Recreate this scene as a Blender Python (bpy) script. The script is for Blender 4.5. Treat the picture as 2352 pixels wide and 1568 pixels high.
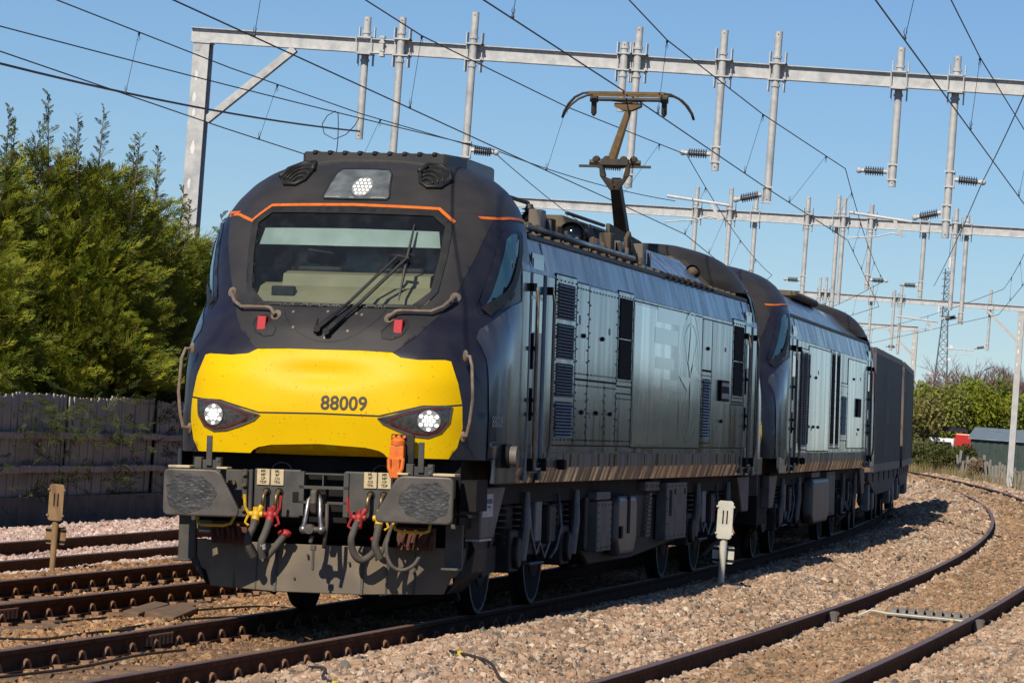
import bpy, bmesh, math, random
import numpy as np
from mathutils import Vector, Matrix, Euler, Quaternion
from mathutils.geometry import delaunay_2d_cdt

for _o in list(bpy.data.objects):
    bpy.data.objects.remove(_o)
SC = bpy.context.scene
COL = SC.collection
rnd = random.Random(7)
rng = np.random.default_rng(11)

# ------------------------------------------------------------------ camera
CAM_POS = Vector((7.511848, -33.034142, 1.91697))
CAM_R = Vector((0.98158, 0.176677, 0.072702))
CAM_U = Vector((-0.069072, -0.026616, 0.997257))
CAM_F = Vector((-0.178128, 0.983909, 0.013922))
FPX = 9708.75 / 2352.0
cam_data = bpy.data.cameras.new('camera')
cam = bpy.data.objects.new('camera', cam_data)
COL.objects.link(cam)
cam_data.sensor_width = 36.0
cam_data.lens = 36.0 * FPX
cam_data.clip_start = 0.5
cam_data.clip_end = 6000.0
_m = Matrix((CAM_R, CAM_U, -CAM_F)).transposed().to_4x4()
_m.translation = CAM_POS
cam.matrix_world = _m
SC.camera = cam

# ------------------------------------------------------------------ sky and sun
SUN_DIR = Vector((0.27, 1.12, -1.0)).normalized()      # direction in which the light travels
SUN_EL = math.asin(-SUN_DIR.z)
SUN_AZ = math.atan2(-SUN_DIR.x, -SUN_DIR.y)
world = bpy.data.worlds.new('World')
SC.world = world
world.use_nodes = True
wn = world.node_tree.nodes
bg = wn.get('Background') or wn.new('ShaderNodeBackground')
sky = wn.new('ShaderNodeTexSky')
sky.sky_type = 'NISHITA'
sky.sun_disc = False
sky.sun_elevation = SUN_EL
sky.sun_rotation = SUN_AZ
sky.altitude = 2000
sky.air_density = 1.0
sky.dust_density = 0.0
sky.ozone_density = 8.0
world.node_tree.links.new(sky.outputs[0], bg.inputs[0])
bg.inputs[1].default_value = 0.083
sun_data = bpy.data.lights.new('sun', 'SUN')
sun_data.energy = 4.8
sun_data.angle = math.radians(0.5)
sun_data.color = (1.0, 0.91, 0.77)
sun = bpy.data.objects.new('sun', sun_data)
COL.objects.link(sun)
sun.rotation_euler = SUN_DIR.to_track_quat('-Z', 'Y').to_euler()
sun.location = (0, 0, 60)
SC.view_settings.view_transform = 'Standard'
SC.view_settings.look = 'None'
SC.view_settings.gamma = 1.0
SC.view_settings.exposure = 0.0
SC.view_settings.use_curve_mapping = False
SC.render.engine = 'CYCLES'
SC.cycles.max_bounces = 6
SC.cycles.diffuse_bounces = 3
SC.cycles.glossy_bounces = 3
SC.cycles.transparent_max_bounces = 8
SC.cycles.caustics_reflective = False
SC.cycles.caustics_refractive = False

# ------------------------------------------------------------------ materials
def mat(name, c1, c2=None, scale=6.0, stretch=(1, 1, 1), rough=0.6, metal=0.0, spec=0.5,
        bump=0.0, bscale=60.0, detail=5.0, lo=0.35, hi=0.65, c3=None, rough2=None, coat=0.0,
        attr=None, inst=None, trans=0.0, p3=(0.55, 0.75), scale3=None):
    m = bpy.data.materials.new(name)
    m.use_nodes = True
    N, L = m.node_tree.nodes, m.node_tree.links
    b = N['Principled BSDF']
    b.inputs['Roughness'].default_value = rough
    b.inputs['Metallic'].default_value = metal
    b.inputs['Specular IOR Level'].default_value = spec
    b.inputs['Coat Weight'].default_value = coat
    b.inputs['Coat Roughness'].default_value = 0.07
    tc = N.new('ShaderNodeTexCoord')
    mp = N.new('ShaderNodeMapping')
    mp.inputs['Scale'].default_value = stretch
    L.new(tc.outputs['Object'], mp.inputs['Vector'])
    col = None
    if c2 is None:
        c2 = tuple(v * 0.75 for v in c1)
    nz = N.new('ShaderNodeTexNoise')
    nz.inputs['Scale'].default_value = scale
    nz.inputs['Detail'].default_value = detail
    L.new(mp.outputs[0], nz.inputs['Vector'])
    mr = N.new('ShaderNodeMapRange')
    mr.inputs['From Min'].default_value = lo
    mr.inputs['From Max'].default_value = hi
    L.new(nz.outputs['Fac'], mr.inputs['Value'])
    mx = N.new('ShaderNodeMix'); mx.data_type = 'RGBA'
    mx.inputs['A'].default_value = (*c1, 1)
    mx.inputs['B'].default_value = (*c2, 1)
    L.new(mr.outputs[0], mx.inputs['Factor'])
    col = mx.outputs['Result']
    if c3 is not None:
        n3 = N.new('ShaderNodeTexNoise')
        n3.inputs['Scale'].default_value = scale3 or scale * 0.37
        n3.inputs['Detail'].default_value = 6
        L.new(mp.outputs[0], n3.inputs['Vector'])
        r3 = N.new('ShaderNodeMapRange')
        r3.inputs['From Min'].default_value = p3[0]
        r3.inputs['From Max'].default_value = p3[1]
        L.new(n3.outputs['Fac'], r3.inputs['Value'])
        m3 = N.new('ShaderNodeMix'); m3.data_type = 'RGBA'
        L.new(r3.outputs[0], m3.inputs['Factor'])
        L.new(col, m3.inputs['A'])
        m3.inputs['B'].default_value = (*c3, 1)
        col = m3.outputs['Result']
    if attr or inst:
        at = N.new('ShaderNodeAttribute')
        at.attribute_name = attr or inst
        at.attribute_type = 'INSTANCER' if inst else 'GEOMETRY'
        mm = N.new('ShaderNodeMix'); mm.data_type = 'RGBA'; mm.blend_type = 'MULTIPLY'
        mm.inputs['Factor'].default_value = 1.0
        L.new(col, mm.inputs['A'])
        L.new(at.outputs['Color'], mm.inputs['B'])
        col = mm.outputs['Result']
    L.new(col, b.inputs['Base Color'])
    if rough2 is not None:
        rr = N.new('ShaderNodeMapRange')
        rr.inputs['To Min'].default_value = rough
        rr.inputs['To Max'].default_value = rough2
        L.new(mr.outputs[0], rr.inputs['Value'])
        L.new(rr.outputs[0], b.inputs['Roughness'])
    if bump > 0:
        nb = N.new('ShaderNodeTexNoise')
        nb.inputs['Scale'].default_value = bscale
        nb.inputs['Detail'].default_value = 4
        L.new(mp.outputs[0], nb.inputs['Vector'])
        bp = N.new('ShaderNodeBump')
        bp.inputs['Strength'].default_value = bump
        bp.inputs['Distance'].default_value = 0.01
        L.new(nb.outputs['Fac'], bp.inputs['Height'])
        L.new(bp.outputs[0], b.inputs['Normal'])
    if trans > 0:
        tr = N.new('ShaderNodeBsdfTranslucent')
        L.new(col, tr.inputs['Color'])
        ms = N.new('ShaderNodeMixShader')
        ms.inputs[0].default_value = trans
        L.new(b.outputs[0], ms.inputs[1])
        L.new(tr.outputs[0], ms.inputs[2])
        L.new(ms.outputs[0], N['Material Output'].inputs['Surface'])
    return m

def glass_mat(name, tint, tr=0.75, rough=0.03):
    m = bpy.data.materials.new(name)
    m.use_nodes = True
    N, L = m.node_tree.nodes, m.node_tree.links
    N.remove(N['Principled BSDF'])
    t = N.new('ShaderNodeBsdfTransparent'); t.inputs[0].default_value = (*tint, 1)
    g = N.new('ShaderNodeBsdfGlossy'); g.inputs['Roughness'].default_value = rough
    g.inputs['Color'].default_value = (0.9, 0.95, 1, 1)
    d = N.new('ShaderNodeBsdfDiffuse'); d.inputs[0].default_value = (0.30, 0.33, 0.33, 1)
    tc = N.new('ShaderNodeTexCoord'); nz = N.new('ShaderNodeTexNoise')
    nz.inputs['Scale'].default_value = 9; nz.inputs['Detail'].default_value = 8
    L.new(tc.outputs['Object'], nz.inputs['Vector'])
    mr = N.new('ShaderNodeMapRange')
    mr.inputs['From Min'].default_value = 0.45; mr.inputs['From Max'].default_value = 0.9
    mr.inputs['To Min'].default_value = 0.03; mr.inputs['To Max'].default_value = 0.075
    L.new(nz.outputs['Fac'], mr.inputs['Value'])
    fr = N.new('ShaderNodeFresnel'); fr.inputs['IOR'].default_value = 1.5
    m1 = N.new('ShaderNodeMixShader'); m2 = N.new('ShaderNodeMixShader')
    L.new(fr.outputs[0], m1.inputs[0]); L.new(t.outputs[0], m1.inputs[1]); L.new(g.outputs[0], m1.inputs[2])
    L.new(mr.outputs[0], m2.inputs[0]); L.new(m1.outputs[0], m2.inputs[1]); L.new(d.outputs[0], m2.inputs[2])
    L.new(m2.outputs[0], N['Material Output'].inputs['Surface'])
    return m

def emit_mat(name, col, strength):
    m = bpy.data.materials.new(name)
    m.use_nodes = True
    b = m.node_tree.nodes['Principled BSDF']
    b.inputs['Base Color'].default_value = (0.8, 0.8, 0.8, 1)
    b.inputs['Emission Color'].default_value = (*col, 1)
    b.inputs['Emission Strength'].default_value = strength
    return m

MT = {}
MT['charcoal'] = mat('charcoal_paint', (0.030, 0.029, 0.030), (0.048, 0.043, 0.040), 3, rough=0.42, bump=0.05, bscale=90, c3=(0.07, 0.06, 0.05), p3=(0.6, 0.9))
MT['navy'] = mat('navy_paint', (0.013, 0.013, 0.025), (0.024, 0.023, 0.034), 4, rough=0.34, c3=(0.05, 0.046, 0.05), p3=(0.6, 0.85))
MT['yellow'] = mat('warning_yellow_paint', (0.80, 0.515, 0.001), (0.76, 0.475, 0.001), 2, rough=0.46, spec=0.16, c3=(0.25, 0.15, 0.02), p3=(0.67, 0.70), scale3=58)
MT['orange'] = mat('orange_paint', (0.80, 0.19, 0.02), (0.62, 0.13, 0.02), 20, rough=0.5)
MT['grime'] = mat('grimy_steel', (0.055, 0.050, 0.044), (0.095, 0.080, 0.062), 7, rough=0.62, bump=0.12, bscale=40)
MT['plough'] = mat('dusty_plough_paint', (0.20, 0.155, 0.105), (0.13, 0.105, 0.078), 3, rough=0.8, bump=0.15, bscale=50)
MT['beam'] = mat('buffer_beam_paint', (0.045, 0.045, 0.045), (0.08, 0.072, 0.062), 6, rough=0.6, bump=0.1)
MT['black'] = mat('black_rubber', (0.012, 0.012, 0.013), (0.022, 0.022, 0.022), 12, rough=0.55)
MT['void'] = mat('black_underframe', (0.007, 0.007, 0.008), (0.016, 0.014, 0.012), 5, rough=0.8, spec=.25)
MT['under'] = mat('dark_underframe', (0.014, 0.014, 0.015), (0.034, 0.029, 0.025), 6, rough=0.6, spec=.3, bump=0.1)
MT['boxgrey'] = mat('dusty_grey_box', (0.165, 0.145, 0.13), (0.10, 0.088, 0.078), 4, rough=0.6, bump=0.05)
MT['hose'] = mat('dusty_hose_rubber', (0.10, 0.085, 0.07), (0.055, 0.05, 0.045), 9, rough=0.75, bump=0.1)
MT['steel'] = mat('worn_bright_steel', (0.32, 0.31, 0.31), (0.13, 0.12, 0.12), 14, rough=0.38, metal=0.8)
MT['bufface'] = mat('buffer_face_steel', (0.115, 0.100, 0.088), (0.075, 0.066, 0.058), 8, rough=0.55, metal=0.2, bump=0.1)
MT['grease'] = mat('scuffed_grease', (0.060, 0.057, 0.055), (0.13, 0.125, 0.12), 9, stretch=(1, 1, 1.5), rough=0.34, metal=0.5, bump=0.6, bscale=30, lo=0.35, hi=0.75, c3=(.20, .20, .195), p3=(.58, .72), scale3=24)
MT['brass'] = mat('dull_brass_pipe', (0.26, 0.19, 0.09), (0.13, 0.10, 0.06), 12, rough=0.4, metal=0.6)
MT['railsteel'] = mat('handrail_steel', (0.30, 0.24, 0.18), (0.20, 0.15, 0.11), 15, rough=0.5, metal=0.3)
MT['redpaint'] = mat('red_cock_paint', (0.46, 0.018, 0.022), (0.26, 0.025, 0.02), 16, rough=0.55)
MT['yelpaint'] = mat('yellow_cock_paint', (0.75, 0.45, 0.01), (0.55, 0.33, 0.02), 20, rough=0.5)
MT['label'] = mat('cream_label_plate', (0.62, 0.50, 0.30), (0.52, 0.42, 0.26), 20, rough=0.6)
MT['white'] = mat('white_lettering', (0.62, 0.62, 0.60), (0.50, 0.50, 0.49), 15, rough=0.6)
MT['fade'] = mat('faded_lettering', (0.46, 0.47, 0.48), (0.30, 0.31, 0.32), 25, rough=0.6)
MT['numblack'] = mat('dark_brown_numerals', (0.045, 0.028, 0.012), None, 20, rough=0.5)
MT['inkblue'] = mat('blue_ink', (0.06, 0.10, 0.30), None, 20, rough=0.6)
MT['roofdirt'] = mat('roof_brown_dirt', (0.125, 0.090, 0.050), (0.08, 0.062, 0.042), 5, rough=0.75, bump=0.1)
MT['roofgrey'] = mat('roof_dusty_grey', (0.10, 0.09, 0.085), (0.17, 0.14, 0.11), 3, rough=0.5, stretch=(1, 1, .3))
MT['panbrown'] = mat('pantograph_brown_dirt', (0.17, 0.10, 0.035), (0.11, 0.07, 0.03), 10, rough=0.7)
MT['pandark'] = mat('pantograph_dark_steel', (0.055, 0.040, 0.025), (0.03, 0.025, 0.02), 10, rough=0.6)
MT['lamp'] = emit_mat('lamp_led', (1.0, 0.98, 0.92), 1.6)
MT['lampdim'] = emit_mat('lamp_led_pale', (0.93, 0.98, 0.88), 0.35)
MT['reflector'] = mat('lamp_reflector', (0.30, 0.31, 0.31), (0.22, 0.23, 0.23), 30, rough=0.3)
MT['lamphouse'] = mat('lamp_housing', (0.03, 0.032, 0.034), (0.065, 0.065, 0.065), 30, rough=0.25, coat=0.6)
MT['redline'] = mat('dark_red_lamp_strip', (0.16, 0.015, 0.015), None, 20, rough=0.35)
MT['redlens'] = mat('red_marker_lens', (0.46, 0.012, 0.022), (0.38, 0.02, 0.03), 60, rough=0.5, spec=0.2)
MT['lampglass'] = mat('grey_lamp_panel', (0.16, 0.18, 0.185), (0.08, 0.09, 0.10), 7, rough=0.45, coat=0.0)
MT['glass'] = glass_mat('windscreen_glass', (0.66, 0.74, 0.76))
MT['sideglass'] = mat('side_window_glass', (0.035, 0.11, 0.15), (0.05, 0.14, 0.19), 2, rough=0.15, spec=0.5, coat=0.25)
MT['darkglass'] = mat('dark_window_glass', (0.006, 0.008, 0.011), None, 2, rough=0.08, coat=0.6)
MT['desk'] = mat('beige_cab_desk', (0.42, 0.35, 0.20), (0.34, 0.285, 0.165), 4, rough=0.7)
MT['blind'] = mat('pale_sun_blind', (0.56, 0.64, 0.57), None, 4, rough=0.8)
MT['cabdark'] = mat('cab_dark_lining', (0.020, 0.034, 0.046), (0.028, 0.042, 0.055), 4, rough=0.8)
MT['galv'] = mat('galvanised_steel', (0.46, 0.465, 0.465), (0.56, 0.56, 0.55), 9, rough=0.55, metal=0.1, c3=(0.33, 0.34, 0.35), p3=(0.5, 0.75), bump=0.03)
MT['galvdark'] = mat('weathered_steel', (0.20, 0.205, 0.21), (0.13, 0.13, 0.13), 9, rough=0.5, metal=0.3)
MT['paleconc'] = mat('pale_painted_steel', (0.50, 0.50, 0.485), (0.42, 0.42, 0.41), 3, rough=0.65, bump=0.05)
MT['insul'] = mat('grey_insulator_sheds', (0.085, 0.095, 0.115), (0.06, 0.068, 0.08), 10, rough=0.35)
MT['wire'] = mat('dark_copper_wire', (0.022, 0.022, 0.024), (0.035, 0.032, 0.03), 3, rough=0.5, metal=0.3)
MT['rust'] = mat('rusty_rail', (0.085, 0.042, 0.026), (0.13, 0.068, 0.042), 9, rough=0.9, spec=.06, bump=0.1)
MT['railtop'] = mat('polished_rail_head', (0.25, 0.165, 0.13), (0.19, 0.115, 0.085), 6, rough=0.48, metal=0.3)
MT['railtop2'] = mat('brown_rail_head', (0.17, 0.105, 0.08), (0.22, 0.14, 0.11), 6, rough=0.5, metal=0.3)
MT['clip'] = mat('rusty_clip', (0.26, 0.135, 0.075), (0.32, 0.18, 0.10), 20, rough=0.75)
MT['sleeper'] = mat('dusty_sleeper', (0.21, 0.13, 0.075), (0.14, 0.09, 0.055), 6, rough=0.9, bump=0.2)
MT['timber'] = mat('weathered_timber', (0.28, 0.255, 0.225), (0.19, 0.17, 0.15), 5, stretch=(6, 6, .5), rough=0.85, bump=0.2, bscale=30)
MT['oldwood'] = mat('grey_fence_board', (0.43, 0.40, 0.355), (0.25, 0.23, 0.205), 4, stretch=(8, 8, .4), rough=0.85, bump=0.25, bscale=25)
MT['concrete'] = mat('dirty_concrete', (0.16, 0.155, 0.15), (0.105, 0.10, 0.097), 3, rough=0.9, bump=0.15, bscale=30)
MT['postwhite'] = mat('white_post_paint', (0.62, 0.61, 0.53), (0.50, 0.48, 0.41), 7, rough=0.6, c3=(0.33, 0.17, 0.06), p3=(0.66, 0.76), scale3=11)
MT['posttan'] = mat('brake_dust_brown_post', (0.30, 0.185, 0.085), (0.24, 0.145, 0.065), 7, rough=0.8)
MT['plastyellow'] = mat('yellow_cable_tie', (0.75, 0.58, 0.02), None, 9, rough=0.5)
MT['cable'] = mat('black_cable', (0.022, 0.020, 0.018), (0.05, 0.042, 0.032), 9, rough=0.6)
MT['ground'] = mat('brown_earth_and_grass', (0.10, 0.085, 0.045), (0.075, 0.085, 0.03), 0.35, rough=0.95, bump=0.3, bscale=3)
MT['ballast_bed'] = mat('ballast_dust', (0.155, 0.10, 0.065), (0.23, 0.155, 0.11), 14, rough=0.95, bump=0.8, bscale=22, detail=9, c3=(0.10, 0.07, 0.05), scale3=38, p3=(0.52, 0.62))
MT['stone'] = mat('crushed_stone', (1.0, 1.0, 1.0), (0.78, 0.76, 0.74), 25, rough=0.9, inst='tint')

# ------------------------------------------------------------------ mesh helpers
class MB:
    def __init__(s): s.v, s.f = [], []
    def add(s, vs, fs):
        o = len(s.v); s.v.extend([tuple(v) for v in vs]); s.f.extend([tuple(i + o for i in f) for f in fs]); return s
    def hexa(s, p):   # p: 4 bottom (ccw from above), 4 top
        return s.add(p, [(3, 2, 1, 0), (4, 5, 6, 7), (0, 1, 5, 4), (1, 2, 6, 5), (2, 3, 7, 6), (3, 0, 4, 7)])
    def bx(s, x0, x1, y0, y1, z0, z1):
        return s.hexa([(x0, y0, z0), (x1, y0, z0), (x1, y1, z0), (x0, y1, z0), (x0, y0, z1), (x1, y0, z1), (x1, y1, z1), (x0, y1, z1)])
    def prism(s, pts, a, b):
        """pts: list of 3D points of a planar loop; b: offset vector from loop a"""
        n = len(pts); b = Vector(b)
        A = [Vector(p) for p in pts]; B = [p + b for p in A]
        nrm = Vector((0, 0, 0))
        for i in range(n): nrm += A[i].cross(A[(i + 1) % n])
        fl = nrm.dot(b) > 0
        f = [tuple(range(n)), tuple(range(2 * n - 1, n - 1, -1))]
        f += [(i, i + n, (i + 1) % n + n, (i + 1) % n) for i in range(n)]
        if fl: f = [tuple(reversed(q)) for q in f]
        return s.add(A + B, f)
    def px(s, yz, x0, x1): return s.prism([(x0, y, z) for y, z in yz], 0, (x1 - x0, 0, 0))
    def py(s, xz, y0, y1): return s.prism([(x, y0, z) for x, z in xz], 0, (0, y1 - y0, 0))
    def pz(s, xy, z0, z1): return s.prism([(x, y, z0) for x, y in xy], 0, (0, 0, z1 - z0))
    def tube(s, pts, r, n=8, cap=True):
        P = [Vector(p) for p in pts]; k = len(P)
        R = r if isinstance(r, (list, tuple)) else [r] * k
        vs = []; up = None
        for i in range(k):
            d = (P[min(i + 1, k - 1)] - P[max(i - 1, 0)]).normalized()
            if up is None:
                up = Vector((0, 0, 1)) if abs(d.z) < .9 else Vector((1, 0, 0))
            a = d.cross(up)
            if a.length < 1e-4: a = d.cross(Vector((1, 0, 0)))
            a.normalize(); b = a.cross(d).normalized(); up = b
            for j in range(n):
                t = 2 * math.pi * j / n
                vs.append(P[i] + R[i] * (math.cos(t) * a + math.sin(t) * b))
        fs = [(i * n + j, (i + 1) * n + j, (i + 1) * n + (j + 1) % n, i * n + (j + 1) % n) for i in range(k - 1) for j in range(n)]
        if cap:
            fs.append(tuple(range(n))); fs.append(tuple(range(k * n - 1, (k - 1) * n - 1, -1)))
        return s.add(vs, fs)
    def cyl(s, a, b, r, n=12): return s.tube([a, b], r, n)
    def cone(s, a, b, r0, r1, n=12): return s.tube([a, b], [r0, r1], n)
    def ball(s, c, r, n=8, m=6, sc=(1, 1, 1)):
        vs = [(c[0] + r * sc[0] * math.sin(math.pi * i / m) * math.cos(2 * math.pi * j / n),
               c[1] + r * sc[1] * math.sin(math.pi * i / m) * math.sin(2 * math.pi * j / n),
               c[2] + r * sc[2] * math.cos(math.pi * i / m)) for i in range(m + 1) for j in range(n)]
        return s.add(vs, [(i * n + j, (i + 1) * n + j, (i + 1) * n + (j + 1) % n, i * n + (j + 1) % n) for i in range(m) for j in range(n)])
    def lathe(s, a, d, prof, n=16):
        """prof: list of (distance along d, radius)"""
        a = Vector(a); d = Vector(d).normalized()
        return s.tube([a + d * t for t, r in prof], [max(r, 1e-4) for t, r in prof], n) if False else s._lathe(a, d, prof, n)
    def _lathe(s, a, d, prof, n):
        u = Vector((0, 0, 1)) if abs(d.z) < .9 else Vector((1, 0, 0))
        e = d.cross(u).normalized(); g = e.cross(d).normalized()
        vs = [a + d * t + max(r, 1e-4) * (math.cos(2 * math.pi * j / n) * e + math.sin(2 * math.pi * j / n) * g) for t, r in prof for j in range(n)]
        k = len(prof)
        fs = [(i * n + j, (i + 1) * n + j, (i + 1) * n + (j + 1) % n, i * n + (j + 1) % n) for i in range(k - 1) for j in range(n)]
        fs += [tuple(range(n)), tuple(range(k * n - 1, (k - 1) * n - 1, -1))]
        return s.add(vs, fs)
    def bar(s, a, b, w, h, up=(0, 0, 1)):
        a, b = Vector(a), Vector(b); d = (b - a).normalized(); u = Vector(up)
        e = d.cross(u)
        if e.length < 1e-3: e = d.cross(Vector((0, 1, 0)))
        e.normalize(); g = e.cross(d).normalized(); e *= w / 2; g *= h / 2
        return s.hexa([a - e - g, a + e - g, b + e - g, b - e - g, a - e + g, a + e + g, b + e + g, b - e + g])
    def mesh(s, name):
        me = bpy.data.meshes.new(name)
        me.from_pydata(s.v, [], s.f)
        me.update()
        return me

def link(name, me, m, parent=None, smooth=False, bevel=0.0, seg=1, fix=True, label=None):
    if m is not None and not me.materials:
        me.materials.append(MT[m] if isinstance(m, str) else m)
    if fix:
        bm = bmesh.new(); bm.from_mesh(me)
        bmesh.ops.recalc_face_normals(bm, faces=bm.faces)
        bm.to_mesh(me); bm.free()
    if smooth is True:
        me.shade_smooth()
    elif smooth:
        me.shade_smooth(); me.set_sharp_from_angle(angle=math.radians(smooth))
    o = bpy.data.objects.new(name, me)
    COL.objects.link(o)
    if parent is not None: o.parent = parent
    if bevel > 0:
        bv = o.modifiers.new('bevel', 'BEVEL'); bv.width = bevel; bv.segments = seg; bv.limit_method = 'ANGLE'
        bv.angle_limit = math.radians(40); bv.harden_normals = False
    if label: o['label'] = label
    return o

def part(name, mb, m, parent, smooth=False, bevel=0.0, seg=1, label=None):
    return link(name, mb.mesh(name), m, parent, smooth, bevel, seg, label=label)

def tag(o, label, cat, group=None, kind=None):
    if label: o['label'] = label
    if cat: o['category'] = cat
    if group: o['group'] = group
    if kind: o['kind'] = kind
    return o

def thing(name, label, cat, loc=(0, 0, 0), group=None):
    o = bpy.data.objects.new(name, None); COL.objects.link(o)
    o.location = loc; o.empty_display_size = 0.2
    return tag(o, label, cat, group)

def share(src, parent, loc=None, mw=None):
    c = src.copy(); COL.objects.link(c); c.parent = parent
    if mw is not None: c.matrix_local = mw
    elif loc is not None: c.location = loc
    return c

def copy_tree(o, parent=None):
    c = o.copy(); COL.objects.link(c)
    if parent is not None: c.parent = parent
    for ch in list(o.children): copy_tree(ch, c)
    return c

def npmesh(name, V, F, m, col=None):
    """V (n,3), F (k,3 or 4) numpy; col (n,3) vertex colours stored in 'tint'"""
    me = bpy.data.meshes.new(name)
    V = np.asarray(V, np.float32); F = np.asarray(F, np.int32)
    k = F.shape[1]
    me.vertices.add(len(V)); me.vertices.foreach_set('co', V.ravel())
    me.loops.add(F.size); me.loops.foreach_set('vertex_index', F.ravel())
    me.polygons.add(len(F)); me.polygons.foreach_set('loop_start', np.arange(0, F.size, k, dtype=np.int32))
    me.update(calc_edges=True)
    if col is not None:
        a = me.attributes.new('tint', 'FLOAT_COLOR', 'POINT')
        c4 = np.ones((len(V), 4), np.float32); c4[:, :3] = col
        a.data.foreach_set('color', c4.ravel())
    me.materials.append(MT[m] if isinstance(m, str) else m)
    return me

def text_mesh(txt, size, sx=1.0, bold=0.0, align='LEFT'):
    cu = bpy.data.curves.new('lettering', 'FONT'); cu.body = txt; cu.size = size; cu.offset = bold
    cu.align_x = align; cu.resolution_u = 3
    o = bpy.data.objects.new('lettering_source', cu); COL.objects.link(o)
    bpy.context.view_layer.update()
    me = bpy.data.meshes.new_from_object(o.evaluated_get(bpy.context.evaluated_depsgraph_get()))
    bpy.data.objects.remove(o); bpy.data.curves.remove(cu)
    me.materials.clear()
    for v in me.vertices: v.co.x *= sx
    return me

def map_mesh(me, fn):
    for v in me.vertices: v.co = fn(v.co.x, v.co.y)
    me.update(); return me
# ------------------------------------------------------------------ track geometry: concentric curves
RC = 785.0
def track_pt(s, t, z=0.0):
    a = (s - 10.0) / RC
    return Vector((-RC * (1 - math.cos(a)) + t * math.cos(a), 10.0 + RC * math.sin(a) + t * math.sin(a), z))
def track_ang(s): return (s - 10.0) / RC
def in_view(p, m=0.12):
    d = Vector(p) - CAM_POS; w = d.dot(CAM_F)
    if w < 1: return False
    return abs(d.dot(CAM_R) / w * FPX) < .5 + m and abs(d.dot(CAM_U) / w * FPX) < .3333 + m

# ground profile across the tracks: (offset from the train's track centre, height)
PROF_T = [-30, -13.5, -11.2, -9.3, -8.2, -6.0, -5.2, -4.6, -3.9, -3.3, -2.4, -1.7, -1.0, -.6, 0, .6, .95, 1.5, 1.9, 2.35, 2.8, 3.2, 3.5, 3.95, 4.5, 4.9, 5.6, 7, 9.5, 14, 30]
PROF_Z = [-.75, -.65, -.55, -.42, -.41, -.39, -.28, -.25, -.315, -.30, -.25, -.21, -.215, -.215, -.205, -.165, -.13, .03, .125, .10, .01, -.085, -.11, -.10, -.06, -.03, .02, .05, .1, -.1, -.5]
def prof(t): return np.interp(t, PROF_T, PROF_Z)
_lum = np.random.default_rng(5).normal(size=(40, 5))
def lumps(s, t):
    v = 0
    for k in range(9):
        a = _lum[k]
        v = v + math.sqrt(1) * np.sin(s * (1.1 * a[0]) * 1.7 + t * (1.3 * a[1]) * 1.9 + a[2] * 6)
    return v * 0.0042

# the ground sheet
gm = MB(); gm.add([(-2500, -400, -.8), (2500, -400, -.8), (2500, 5200, -.8), (-2500, 5200, -.8)], [(0, 1, 2, 3)])
g = part('ground', gm, 'ground', None); tag(g, 'flat brown and green ground reaching to the horizon', 'ground', kind='structure')
# ballast bed that carries the tracks
ss = np.concatenate([np.arange(-24, 40, .5), np.arange(40, 262, 3.0)])
tt = np.unique(np.concatenate([np.arange(-13.5, 14.01, .25), [-30, -20, 20, 30]]))
Sg, Tg = np.meshgrid(ss, tt, indexing='ij')
A_ = (Sg - 10) / RC
Zg = prof(Tg) + lumps(Sg, Tg) * (np.abs(Tg) < 13)
Zg = Zg - .62 * np.clip((Sg - 90) / 50, 0, 1) * np.clip((Tg - 5.4) / 1.5, 0, 1)
Vg = np.stack([-RC * (1 - np.cos(A_)) + Tg * np.cos(A_), 10 + RC * np.sin(A_) + Tg * np.sin(A_), Zg], -1).reshape(-1, 3)
ns, nt = Sg.shape
I = np.arange(ns * nt).reshape(ns, nt)
Fg = np.stack([I[:-1, :-1], I[:-1, 1:], I[1:, 1:], I[1:, :-1]], -1).reshape(-1, 4)
bb = link('ballast_bed', npmesh('ballast_bed', Vg, Fg, 'ballast_bed'), None, None, smooth=True, fix=False)
tag(bb, 'dusty ballast bed carrying the four tracks', 'ground', kind='structure')

# ------------------------------------------------------------------ rails, sleepers and clips
RP = [(-.036, -.006), (-.03, 0), (.03, 0), (.036, -.006), (.036, -.038), (.010, -.052), (.009, -.135), (.07, -.150), (.07, -.160), (-.07, -.160), (-.07, -.150), (-.009, -.135), (-.010, -.052), (-.036, -.038)]
def rail_mesh(t, z, s0, s1, cant, top):
    S = list(np.arange(s0, min(s1, 40), 1.5)) + list(np.arange(max(40, s0), s1 + 3, 3.0))
    V = []; F = []; n = len(RP); mi = []
    ca, sa = math.cos(cant), math.sin(cant)
    for s in S:
        for x, h in RP:
            V.append(track_pt(s, t + x * ca - h * sa, z + x * sa + h * ca))
    for i in range(len(S) - 1):
        for j in range(n):
            F.append((i * n + j, i * n + (j + 1) % n, (i + 1) * n + (j + 1) % n, (i + 1) * n + j)); mi.append(1 if j in (0, 1, 2) else 0)
    F.append(tuple(range(n))); mi.append(0)
    me = bpy.data.meshes.new('rail'); me.from_pydata([tuple(v) for v in V], [], F); me.update()
    me.materials.append(MT['rust']); me.materials.append(MT[top])
    me.polygons.foreach_set('material_index', mi)
    return me
_clip = MB()
_clip.tube([(.050, -.055, -.01), (.055, -.055, .028), (.06, -.04, .06), (.065, -.008, .074), (.07, .028, .064), (.075, .05, .034), (.08, .055, -.005), (.11, .038, -.01), (.12, 0, -.005), (.115, -.038, 0)], .0125, 6)
_clip.bx(.062, .14, -.055, .055, -.02, .012)
CLIP = _clip.mesh('rail_clip'); CLIP.materials.append(MT['clip'])
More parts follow.
